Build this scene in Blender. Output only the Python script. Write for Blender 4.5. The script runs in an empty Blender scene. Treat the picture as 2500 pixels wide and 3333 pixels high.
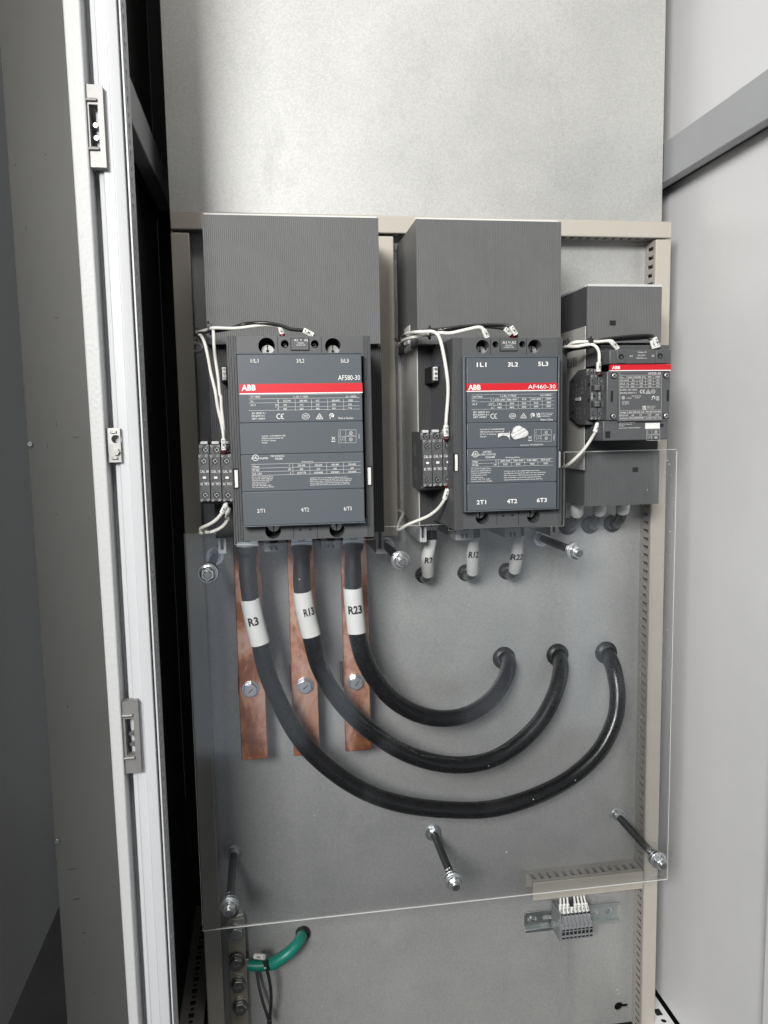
import bpy, bmesh, math, random
from mathutils import Vector, Matrix
random.seed(7)
SC = bpy.context.scene
COL = SC.collection
R = math.radians

# ------------------------------------------------------------------ camera model (mounting plate = plane y 0, camera on the axis through 0,0,0)
CU = Vector((0.98863086, -0.03479812, 0.14628093))
CV = Vector((0.01877199, 0.99380484, 0.1095425))
CN = Vector((-0.14918657, -0.10555111, 0.98315936))
FOC, DIST = 2526.16, 1.1
CROP = dict(A=(600, 650, 2.37), B=(600, 1200, 2.37), C=(1250, 650, 1.659), D=(1250, 1050, 2.765), E=(1800, 900, 2.602),
            F=(600, 1650, 2.37), G=(1200, 1650, 1.58), H=(600, 2400, 2.074), I=(1350, 2400, 1.4426), J=(1600, 2700, 2.765),
            K=(600, 2850, 3.318), L=(200, 200, 4.1475), M=(0, 900, 2.0114), N=(0, 2000, 1.66), O=(0, 0, 1.327),
            R=(600, 1400, 6.146), S=(1800, 1050, 5.925), U=(600, 1020, 3.687), W=(1280, 1030, 5.925), V=(0, 0, 0.6636),
            X=(0, 0, 1.0))


def ray(c, x, y):
    ox, oy, k = CROP[c]
    r = Vector((ox + x / k - 1250, oy + y / k - 1666.5, FOC))
    return r.dot(CU), -r.dot(CV), r.dot(CN)


def P(c, x, y, d):
    """survey reading -> point d metres in front of the mounting plate"""
    a, b, n = ray(c, x, y)
    t = (DIST - d) / n
    return Vector((a * t, -d, b * t))


def PX(c, x, y, X):
    """survey reading -> point on the vertical plane x = X"""
    a, b, n = ray(c, x, y)
    t = X / a
    return Vector((X, n * t - DIST, b * t))


def S(c, px, d):
    return px / CROP[c][2] * (DIST - d) / FOC


# ------------------------------------------------------------------ materials
MATS = {}


def mat(name, rgb, rough=0.5, metal=0.0, var=0.0, vscale=8.0, bump=0.0, bscale=200.0, spec=0.5, coat=0.0, rvar=0.0):
    m = bpy.data.materials.new(name)
    m.use_nodes = True
    nt = m.node_tree
    b = nt.nodes['Principled BSDF']
    b.inputs['Base Color'].default_value = (*rgb, 1)
    b.inputs['Roughness'].default_value = rough
    b.inputs['Metallic'].default_value = metal
    b.inputs['Specular IOR Level'].default_value = spec
    b.inputs['Coat Weight'].default_value = coat
    tc = nt.nodes.new('ShaderNodeTexCoord')
    if var > 0 or rvar > 0:
        n = nt.nodes.new('ShaderNodeTexNoise')
        n.inputs['Scale'].default_value = vscale
        n.inputs['Detail'].default_value = 6
        n.inputs['Roughness'].default_value = 0.65
        nt.links.new(tc.outputs['Object'], n.inputs['Vector'])
    if var > 0:
        mr = nt.nodes.new('ShaderNodeMapRange')
        mr.inputs['From Min'].default_value = 0.3
        mr.inputs['From Max'].default_value = 0.7
        mr.inputs['To Min'].default_value = 1 - var
        mr.inputs['To Max'].default_value = 1 + var
        nt.links.new(n.outputs['Fac'], mr.inputs['Value'])
        vm = nt.nodes.new('ShaderNodeVectorMath')
        vm.operation = 'SCALE'
        vm.inputs[0].default_value = rgb
        nt.links.new(mr.outputs['Result'], vm.inputs['Scale'])
        nt.links.new(vm.outputs['Vector'], b.inputs['Base Color'])
    if rvar > 0:
        mr2 = nt.nodes.new('ShaderNodeMapRange')
        mr2.inputs['From Min'].default_value = 0.3
        mr2.inputs['From Max'].default_value = 0.7
        mr2.inputs['To Min'].default_value = max(0.02, rough - rvar)
        mr2.inputs['To Max'].default_value = rough + rvar
        nt.links.new(n.outputs['Fac'], mr2.inputs['Value'])
        nt.links.new(mr2.outputs['Result'], b.inputs['Roughness'])
    if bump > 0:
        n2 = nt.nodes.new('ShaderNodeTexNoise')
        n2.inputs['Scale'].default_value = bscale
        n2.inputs['Detail'].default_value = 3
        nt.links.new(tc.outputs['Object'], n2.inputs['Vector'])
        bp = nt.nodes.new('ShaderNodeBump')
        bp.inputs['Strength'].default_value = bump
        bp.inputs['Distance'].default_value = 0.001
        nt.links.new(n2.outputs['Fac'], bp.inputs['Height'])
        nt.links.new(bp.outputs['Normal'], b.inputs['Normal'])
    MATS[name] = m
    return m


def ramp_mix(nt, fac, stops):
    r = nt.nodes.new('ShaderNodeValToRGB')
    e = r.color_ramp.elements
    while len(e) < len(stops):
        e.new(0.5)
    for el, (p, c) in zip(e, stops):
        el.position = p
        el.color = (*c, 1)
    nt.links.new(fac, r.inputs['Fac'])
    return r.outputs['Color']


def galvanised():
    m = mat('galvanised_steel', (0.5, 0.5, 0.49), 0.5, 0.52)
    nt = m.node_tree
    b = nt.nodes['Principled BSDF']
    tc = nt.nodes['Texture Coordinate']
    n1 = nt.nodes.new('ShaderNodeTexNoise')
    n1.inputs['Scale'].default_value = 520
    n1.inputs['Detail'].default_value = 4
    n1.inputs['Roughness'].default_value = 0.7
    n2 = nt.nodes.new('ShaderNodeTexNoise')
    n2.inputs['Scale'].default_value = 7
    n2.inputs['Detail'].default_value = 8
    n2.inputs['Roughness'].default_value = 0.7
    for n in (n1, n2):
        nt.links.new(tc.outputs['Object'], n.inputs['Vector'])
    c1 = ramp_mix(nt, n1.outputs['Fac'], [(0.36, (0.435, 0.438, 0.43)), (0.64, (0.545, 0.543, 0.53))])
    c2 = ramp_mix(nt, n2.outputs['Fac'], [(0.34, (0.93, 0.935, 0.94)), (0.66, (1.04, 1.04, 1.035))])
    mx = nt.nodes.new('ShaderNodeMix')
    mx.data_type = 'RGBA'
    mx.blend_type = 'MULTIPLY'
    mx.inputs[0].default_value = 1
    nt.links.new(c1, mx.inputs[6])
    nt.links.new(c2, mx.inputs[7])
    n3 = nt.nodes.new('ShaderNodeTexNoise')
    n3.inputs['Scale'].default_value = 4.5
    n3.inputs['Detail'].default_value = 10
    n3.inputs['Roughness'].default_value = 0.75
    n3.inputs['Distortion'].default_value = 0.6
    mp3 = nt.nodes.new('ShaderNodeMapping')
    mp3.inputs['Scale'].default_value = (1.6, 1, 0.7)
    nt.links.new(tc.outputs['Object'], mp3.inputs['Vector'])
    nt.links.new(mp3.outputs['Vector'], n3.inputs['Vector'])
    c3 = ramp_mix(nt, n3.outputs['Fac'], [(0.56, (1, 1, 1)), (0.68, (0.86, 0.86, 0.87))])
    mx3 = nt.nodes.new('ShaderNodeMix')
    mx3.data_type = 'RGBA'
    mx3.blend_type = 'MULTIPLY'
    mx3.inputs[0].default_value = 1
    nt.links.new(mx.outputs[2], mx3.inputs[6])
    nt.links.new(c3, mx3.inputs[7])
    nt.links.new(mx3.outputs[2], b.inputs['Base Color'])
    mr = nt.nodes.new('ShaderNodeMapRange')
    mr.inputs['From Min'].default_value = 0.3
    mr.inputs['From Max'].default_value = 0.7
    mr.inputs['To Min'].default_value = 0.44
    mr.inputs['To Max'].default_value = 0.52
    nt.links.new(n2.outputs['Fac'], mr.inputs['Value'])
    nt.links.new(mr.outputs['Result'], b.inputs['Roughness'])
    bp = nt.nodes.new('ShaderNodeBump')
    bp.inputs['Strength'].default_value = 0.06
    bp.inputs['Distance'].default_value = 0.0004
    nt.links.new(n1.outputs['Fac'], bp.inputs['Height'])
    nt.links.new(bp.outputs['Normal'], b.inputs['Normal'])
    return m


def copper():
    m = mat('copper', (0.6, 0.3, 0.2), 0.35, 0.72)
    nt = m.node_tree
    b = nt.nodes['Principled BSDF']
    tc = nt.nodes['Texture Coordinate']
    oi = nt.nodes.new('ShaderNodeObjectInfo')
    ad = nt.nodes.new('ShaderNodeVectorMath')
    ad.operation = 'ADD'
    nt.links.new(tc.outputs['Object'], ad.inputs[0])
    nt.links.new(oi.outputs['Location'], ad.inputs[1])
    mp = nt.nodes.new('ShaderNodeMapping')
    mp.inputs['Scale'].default_value = (1, 1, 0.6)
    nt.links.new(ad.outputs['Vector'], mp.inputs['Vector'])
    n1 = nt.nodes.new('ShaderNodeTexNoise')
    n1.inputs['Scale'].default_value = 19
    n1.inputs['Detail'].default_value = 7
    n1.inputs['Roughness'].default_value = 0.62
    n1.inputs['Distortion'].default_value = 0.4
    nt.links.new(mp.outputs['Vector'], n1.inputs['Vector'])
    c = ramp_mix(nt, n1.outputs['Fac'], [(0.36, (0.26, 0.085, 0.04)), (0.45, (0.46, 0.17, 0.085)), (0.52, (0.78, 0.38, 0.25)),
                                         (0.60, (0.92, 0.58, 0.45)), (0.70, (0.62, 0.27, 0.16))])
    nt.links.new(c, b.inputs['Base Color'])
    mr = nt.nodes.new('ShaderNodeMapRange')
    mr.inputs['To Min'].default_value = 0.55
    mr.inputs['To Max'].default_value = 0.25
    nt.links.new(n1.outputs['Fac'], mr.inputs['Value'])
    nt.links.new(mr.outputs['Result'], b.inputs['Roughness'])
    return m


def acrylic(edge=False):
    m = bpy.data.materials.new('acrylic_edge' if edge else 'clear_acrylic')
    m.use_nodes = True
    nt = m.node_tree
    nt.nodes.clear()
    out = nt.nodes.new('ShaderNodeOutputMaterial')
    tr = nt.nodes.new('ShaderNodeBsdfTransparent')
    tr.inputs['Color'].default_value = (0.988, 0.992, 0.994, 1)
    gl = nt.nodes.new('ShaderNodeBsdfGlossy')
    gl.inputs['Roughness'].default_value = 0.09
    gl.inputs['Color'].default_value = (1, 1, 1, 1)
    mx = nt.nodes.new('ShaderNodeMixShader')
    if edge:
        df = nt.nodes.new('ShaderNodeBsdfDiffuse')
        df.inputs['Color'].default_value = (0.85, 0.86, 0.83, 1)  # pale colour stands in for light carried to the edges
        mx.inputs[0].default_value = 0.62
        nt.links.new(tr.outputs[0], mx.inputs[1])
        nt.links.new(df.outputs[0], mx.inputs[2])
        nt.links.new(mx.outputs[0], out.inputs['Surface'])
        return m
    fr = nt.nodes.new('ShaderNodeFresnel')
    fr.inputs['IOR'].default_value = 1.49
    nt.links.new(fr.outputs[0], mx.inputs[0])
    nt.links.new(tr.outputs[0], mx.inputs[1])
    nt.links.new(gl.outputs[0], mx.inputs[2])
    # faint grease smears: a little more scatter in patches
    tc = nt.nodes.new('ShaderNodeTexCoord')
    ns = nt.nodes.new('ShaderNodeTexNoise')
    ns.inputs['Scale'].default_value = 9
    ns.inputs['Detail'].default_value = 5
    nt.links.new(tc.outputs['Object'], ns.inputs['Vector'])
    mr = nt.nodes.new('ShaderNodeMapRange')
    mr.inputs['From Min'].default_value = 0.56
    mr.inputs['From Max'].default_value = 0.74
    mr.inputs['To Min'].default_value = 0.0008
    mr.inputs['To Max'].default_value = 0.022
    nt.links.new(ns.outputs['Fac'], mr.inputs['Value'])
    df = nt.nodes.new('ShaderNodeBsdfDiffuse')
    df.inputs['Color'].default_value = (0.75, 0.77, 0.8, 1)
    m2 = nt.nodes.new('ShaderNodeMixShader')
    nt.links.new(mr.outputs['Result'], m2.inputs[0])
    nt.links.new(mx.outputs[0], m2.inputs[1])
    nt.links.new(df.outputs[0], m2.inputs[2])
    nt.links.new(m2.outputs[0], out.inputs['Surface'])
    return m


GALV = galvanised()
COPPER = copper()
CLEAR, CLEAR_E = acrylic(), acrylic(True)
WHITE = mat('white_powder_coat', (0.80, 0.80, 0.805), 0.40, var=0.035, vscale=3.5, bump=0.22, bscale=420, rvar=.08)
POSTW = mat('white_post_paint', (0.60, 0.61, 0.625), 0.4, var=0.02, vscale=5)
TEXTURED = mat('textured_powder_coat', (0.60, 0.605, 0.605), 0.5, bump=0.5, bscale=260)
GREYPAINT_LIFT = mat('lightened_grey_sheet', (0.75, 0.75, 0.73), 0.5, var=0.03, vscale=4)  # base lightened to make up for the light this panel lacks
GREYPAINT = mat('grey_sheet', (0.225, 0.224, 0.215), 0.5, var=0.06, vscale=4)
RAIL = mat('grey_rail', (0.40, 0.41, 0.42), 0.45, var=0.04, vscale=10)
RAIL_SHADE = mat('shade_painted_rail', (0.17, 0.165, 0.16), 0.5)  # rail grey darkened to paint in the shade at lower left
SHADEWALL = mat('shade_painted_wall', (0.06, 0.06, 0.058), 0.6, var=0.1, vscale=4)  # dark base colour paints the shade inside the left wall
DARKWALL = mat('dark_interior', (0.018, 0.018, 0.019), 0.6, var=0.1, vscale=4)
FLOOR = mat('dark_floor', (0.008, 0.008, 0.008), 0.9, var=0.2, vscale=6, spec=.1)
DUCT = mat('duct_plastic', (0.455, 0.425, 0.37), 0.42, var=0.03, vscale=14)
DUCTIN = mat('duct_wall_plastic', (0.42, 0.40, 0.37), 0.5)
RIB = mat('dark_ribbed_plastic', (0.145, 0.147, 0.148), 0.48, var=0.06, vscale=30)
FLANK = mat('near_black_ribbed_plastic', (0.050, 0.051, 0.053), 0.45, var=0.06, vscale=30)
BODY = mat('dark_grey_plastic', (0.082, 0.084, 0.087), 0.45, var=0.05, vscale=25, bump=0.15, bscale=1500)
BLACKPL = mat('black_plastic', (0.02, 0.021, 0.022), 0.4)
HOLE = mat('black_recess', (0.006, 0.006, 0.006), 0.7)
COVER = mat('slate_label_plate', (0.088, 0.099, 0.112), 0.36, var=0.025, vscale=9, bump=0.04, bscale=1200)
COVERG = mat('grey_label_plate', (0.088, 0.091, 0.095), 0.42, var=0.03, vscale=20)
RED = mat('red_band', (0.56, 0.014, 0.024), 0.4)
PRINT = mat('white_print', (0.80, 0.80, 0.78), 0.5)
PRINTG = mat('grey_print', (0.42, 0.42, 0.41), 0.5)
INK = mat('black_ink', (0.012, 0.012, 0.013), 0.5)
WHITEPL = mat('white_plastic', (0.74, 0.74, 0.72), 0.4)
GREYPL = mat('light_grey_plastic', (0.56, 0.57, 0.57), 0.42, var=0.03, vscale=30)
SIDEPL = mat('smooth_grey_side', (0.50, 0.495, 0.47), 0.25, 0.0, var=0.05, vscale=9)
ZINC = mat('zinc_plated_steel', (0.64, 0.66, 0.67), 0.28, 0.85, var=0.03, vscale=60)
STEEL = mat('dull_steel', (0.38, 0.375, 0.365), 0.38, 1.0, var=0.12, vscale=120)
CAST = mat('cast_zinc', (0.27, 0.265, 0.26), 0.45, 0.35, var=0.1, vscale=80)
TINNED = mat('tinned_copper_bar', (0.56, 0.52, 0.44), 0.4, 0.75, var=0.08, vscale=40)
DIN = mat('passivated_rail_steel', (0.50, 0.54, 0.53), 0.33, 0.9, var=0.08, vscale=40)
RUBBER = mat('black_rubber', (0.012, 0.012, 0.013), 0.42)
CABLE = mat('black_cable_jacket', (0.009, 0.009, 0.010), 0.28, rvar=.07, vscale=22)
SHRINK = mat('heat_shrink', (0.014, 0.015, 0.018), 0.42)
SLEEVE = mat('white_sleeve', (0.84, 0.84, 0.81), 0.45, var=0.05, vscale=40)
WIREW = mat('white_wire', (0.76, 0.75, 0.70), 0.38)
WIREK = mat('black_wire', (0.014, 0.014, 0.014), 0.28)
FERRULE = mat('maroon_ferrule', (0.12, 0.006, 0.012), 0.35)
GREEN = mat('green_insulation', (0.010, 0.21, 0.155), 0.38, var=0.08, vscale=60)
REDINS = mat('red_insulator', (0.10, 0.005, 0.007), 0.4)
TBLOCK = mat('grey_terminal', (0.24, 0.245, 0.255), 0.45)
FAINT = mat('faint_grey_print', (0.085, 0.085, 0.085), 0.5)
STICK = mat('paper_sticker', (0.78, 0.78, 0.76), 0.6)

# ------------------------------------------------------------------ mesh helpers
ORG = {}


class MB:
    def __init__(s):
        s.v, s.f, s.m, s.mi = [], [], [], 0

    def add(s, vs, fs, mi=None):
        o = len(s.v)
        s.v += [Vector(v) for v in vs]
        for f in fs:
            s.f.append([i + o for i in f])
            s.m.append(s.mi if mi is None else mi)
        return s

    def box(s, x0, x1, d0, d1, z0, z1, mi=None):
        y0, y1 = -d1, -d0
        vs = [(x, y, z) for x in (x0, x1) for y in (y0, y1) for z in (z0, z1)]
        return s.add(vs, [(0, 1, 3, 2), (4, 6, 7, 5), (0, 4, 5, 1), (2, 3, 7, 6), (0, 2, 6, 4), (1, 5, 7, 3)], mi)

    def pbox(s, c, x0, y0, x1, y1, d0, d1, mi=None):
        a, b = P(c, x0, y0, d1), P(c, x1, y1, d1)
        return s.box(a.x, b.x, d0, d1, b.z, a.z, mi)

    def prism(s, poly, d0, d1, mi=None):
        """polygon in x,z extruded in depth"""
        n = len(poly)
        vs = [(x, -d1, z) for x, z in poly] + [(x, -d0, z) for x, z in poly]
        fs = [tuple(range(n)), tuple(range(2 * n - 1, n - 1, -1))] + [(i, i + n, (i + 1) % n + n, (i + 1) % n) for i in range(n)]
        return s.add(vs, fs, mi)

    def column(s, poly, z0, z1, mi=None):
        """polygon in x,d extruded upwards"""
        n = len(poly)
        vs = [(x, -d, z0) for x, d in poly] + [(x, -d, z1) for x, d in poly]
        fs = [tuple(range(n)), tuple(range(2 * n - 1, n - 1, -1))] + [(i, (i + 1) % n, (i + 1) % n + n, i + n) for i in range(n)]
        return s.add(vs, fs, mi)

    def tube(s, pts, r, n=12, mi=None, cap=True, smooth=6):
        pts = [Vector(p) for p in pts]
        rr = r if isinstance(r, (list, tuple)) else [r] * len(pts)
        if smooth and len(pts) > 2:
            q, qr = [], []
            for i in range(len(pts) - 1):
                p0, p1, p2, p3 = pts[max(i - 1, 0)], pts[i], pts[i + 1], pts[min(i + 2, len(pts) - 1)]
                for k in range(smooth):
                    t = k / smooth
                    q.append(0.5 * ((2 * p1) + (p2 - p0) * t + (2 * p0 - 5 * p1 + 4 * p2 - p3) * t * t + (3 * p1 - p0 - 3 * p2 + p3) * t ** 3))
                    qr.append(rr[i] * (1 - t) + rr[i + 1] * t)
            q.append(pts[-1])
            qr.append(rr[-1])
            pts, rr = q, qr
        rings, o = [], len(s.v)
        up = None
        for i, p in enumerate(pts):
            t = (pts[min(i + 1, len(pts) - 1)] - pts[max(i - 1, 0)]).normalized()
            if up is None:
                a = Vector((0, 1, 0)) if abs(t.y) < 0.9 else Vector((1, 0, 0))
                up = (a - t * a.dot(t)).normalized()
            else:
                up = (up - t * up.dot(t)).normalized()
            w = t.cross(up)
            rings += [p + (up * math.cos(2 * math.pi * k / n) + w * math.sin(2 * math.pi * k / n)) * rr[i] for k in range(n)]
        fs = []
        for i in range(len(pts) - 1):
            for k in range(n):
                fs.append((i * n + k, i * n + (k + 1) % n, (i + 1) * n + (k + 1) % n, (i + 1) * n + k))
        if cap:
            fs.append(tuple(range(n - 1, -1, -1)))
            fs.append(tuple((len(pts) - 1) * n + k for k in range(n)))
        return s.add(rings, fs, mi)

    def cyl(s, x, z, d0, d1, r, n=24, r1=None, rot=0.0, mi=None):
        """axis along depth, r at d0, r1 at d1"""
        r1 = r if r1 is None else r1
        an = [2 * math.pi * k / n + rot for k in range(n)]
        vs = [(x + r1 * math.cos(a), -d1, z + r1 * math.sin(a)) for a in an] + [(x + r * math.cos(a), -d0, z + r * math.sin(a)) for a in an]
        fs = [tuple(range(n)), tuple(range(2 * n - 1, n - 1, -1))] + [(i, i + n, (i + 1) % n + n, (i + 1) % n) for i in range(n)]
        return s.add(vs, fs, mi)

    def lathe(s, x, z, prof, n=32, mi=None):
        """prof = [(r, d)...] turned about the depth axis"""
        vs, fs = [], []
        for r, d in prof:
            vs += [(x + r * math.cos(2 * math.pi * k / n), -d, z + r * math.sin(2 * math.pi * k / n)) for k in range(n)]
        for i in range(len(prof) - 1):
            for k in range(n):
                fs.append((i * n + k, i * n + (k + 1) % n, (i + 1) * n + (k + 1) % n, (i + 1) * n + k))
        return s.add(vs, fs, mi)

    def sheet(s, outer, holes, thick, O, ex, ey, mi=None):
        """flat sheet with holes; outer/holes are 2D, O + ex*a + ey*b is its FRONT face, the thickness goes behind"""
        O, ex, ey = Vector(O), Vector(ex).normalized(), Vector(ey).normalized()
        ez = ex.cross(ey)
        c = bpy.data.curves.new('tmp', 'CURVE')
        c.dimensions, c.fill_mode, c.extrude = '2D', 'BOTH', thick / 2
        for ps in [outer] + list(holes):
            sp = c.splines.new('POLY')
            sp.points.add(len(ps) - 1)
            for q, p in zip(sp.points, ps):
                q.co = (p[0] * 100, p[1] * 100, 0, 1)
            sp.use_cyclic_u = True
        o = bpy.data.objects.new('tmp', c)
        me = bpy.data.meshes.new_from_object(o)
        vs = [O + ex * (v.co.x / 100) + ey * (v.co.y / 100) + ez * (v.co.z - thick / 2) for v in me.vertices]
        s.add(vs, [tuple(p.vertices) for p in me.polygons], mi)
        bpy.data.objects.remove(o)
        bpy.data.curves.remove(c)
        bpy.data.meshes.remove(me)
        return s

    def ribs(s, x0, x1, d0, d1, z0, z1, pitch, depth, gap=0.4, mi=None):
        n = max(2, round((x1 - x0) / pitch))
        w = (x1 - x0) / n
        poly = [(x0, d0)]
        for i in range(n):
            a = x0 + i * w
            g = w * gap / 2
            poly += [(a, d1 - depth), (a + g * 0.6, d1 - depth), (a + g * 1.5, d1), (a + w - g * 1.5, d1), (a + w - g * 0.6, d1 - depth)]
        poly += [(x1, d1 - depth), (x1, d0)]
        return s.column(poly[::-1], z0, z1, mi)

    def text(s, body, W0, W1, h, bold=0.0, ex=None, off=0.0, squash=True, mi=None, wrap=None):
        """body set from W0 (baseline start) to W1 (baseline end) facing the viewer, cap height h"""
        c = bpy.data.curves.new('tmp', 'FONT')
        c.body, c.resolution_u, c.offset = body, 2, bold
        o = bpy.data.objects.new('tmp', c)
        me = bpy.data.meshes.new_from_object(o)
        if len(me.vertices):
            xs = [v.co.x for v in me.vertices]
            a, b = min(xs), max(xs)
            L = (W1 - W0).length
            e = (W1 - W0).normalized()
            nrm = Vector((0, -1, 0))
            up = nrm.cross(e).normalized()
            kx, ky = L / max(b - a, 1e-6), h / 0.69
            if wrap is None:
                vs = [W0 + e * ((v.co.x - a) * kx) + up * (v.co.y * ky) + nrm * off for v in me.vertices]
            else:
                ctr, axis, rad = wrap          # axis point under the baseline middle, axis direction (up), radius
                axis = axis.normalized()
                cr = Vector((0, 1, 0)).cross(axis)
                cr = cr.normalized() * (-1 if cr.x > 0 else 1) * -1
                fw = axis.cross(cr)
                if fw.y > 0:
                    fw = -fw
                vs = []
                for v in me.vertices:
                    th = ((v.co.x - a) * kx - L / 2) / rad + off
                    vs.append(ctr + axis * (v.co.y * ky) + cr * (rad * math.sin(th)) + fw * (rad * math.cos(th)))
            s.add(vs, [tuple(p.vertices) for p in me.polygons], mi)
        bpy.data.objects.remove(o)
        bpy.data.curves.remove(c)
        bpy.data.meshes.remove(me)
        return s

    def build(s, name, mats, parent=None, org=None, bevel=0.0, smooth=True, seg=2):
        if not isinstance(mats, (list, tuple)):
            mats = [mats]
        if parent is not None:
            org = ORG[parent.as_pointer()]
        elif org is None:
            xs, ys, zs = [v.x for v in s.v], [v.y for v in s.v], [v.z for v in s.v]
            org = Vector(((min(xs) + max(xs)) / 2, max(ys), min(zs)))
        org = Vector(org)
        me = bpy.data.meshes.new(name)
        me.from_pydata([v - org for v in s.v], [], s.f)
        for m in mats:
            me.materials.append(m)
        for p, i in zip(me.polygons, s.m):
            p.material_index = i
            p.use_smooth = smooth
        bm = bmesh.new()
        bm.from_mesh(me)
        bmesh.ops.recalc_face_normals(bm, faces=bm.faces)
        bm.to_mesh(me)
        bm.free()
        if smooth:
            me.set_sharp_from_angle(angle=R(38))
        o = bpy.data.objects.new(name, me)
        COL.objects.link(o)
        if parent is not None:
            o.parent = parent
        else:
            o.location = org
        ORG[o.as_pointer()] = org
        if bevel:
            b = o.modifiers.new('bevel', 'BEVEL')
            b.width, b.segments, b.limit_method, b.angle_limit = bevel, seg, 'ANGLE', R(50)
            b.use_clamp_overlap = True
        return o


def tag(o, label=None, cat=None, group=None, kind=None):
    for k, v in (('label', label), ('category', cat), ('group', group), ('kind', kind)):
        if v:
            o[k] = v
    return o


def thing(name, label, cat, loc, group=None):
    o = bpy.data.objects.new(name, None)
    o.empty_display_size = 0.02
    COL.objects.link(o)
    o.location = loc
    ORG[o.as_pointer()] = Vector(loc)
    return tag(o, label, cat, group)


def circ(x, y, r, n=28, ry=None):
    ry = r if ry is None else ry
    return [(x + r * math.cos(2 * math.pi * k / n), y + ry * math.sin(2 * math.pi * k / n)) for k in range(n)]


def rectp(x0, y0, x1, y1):
    return [(x0, y0), (x1, y0), (x1, y1), (x0, y1)]


def slotp(x0, y0, x1, y1, n=6):
    """rounded slot, long axis along x"""
    r = (y1 - y0) / 2
    ym = (y0 + y1) / 2
    return [(x1 - r + r * math.cos(t), ym + r * math.sin(t)) for t in [(-0.5 + k / n) * math.pi for k in range(n + 1)]] + \
           [(x0 + r + r * math.cos(t), ym + r * math.sin(t)) for t in [(0.5 + k / n) * math.pi for k in range(n + 1)]]


def drape(m, start, line, rad):
    """lift text vertices (from index start) onto the front of a round cable with the given centre line"""
    q = []
    for i in range(len(line) - 1):
        p0, p1, p2, p3 = line[max(i - 1, 0)], line[i], line[i + 1], line[min(i + 2, len(line) - 1)]
        for k in range(24):
            t = k / 24
            q.append(0.5 * ((2 * p1) + (p2 - p0) * t + (2 * p0 - 5 * p1 + 4 * p2 - p3) * t * t + (3 * p1 - p0 - 3 * p2 + p3) * t ** 3))
    for v in m.v[start:]:
        b = min(q, key=lambda p: (p.x - v.x) ** 2 + (p.z - v.z) ** 2)
        d2 = (b.x - v.x) ** 2 + (b.z - v.z) ** 2
        k = rad * rad - d2
        v.y = b.y - math.sqrt(max(k, (rad * .12) ** 2)) - .0005


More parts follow.
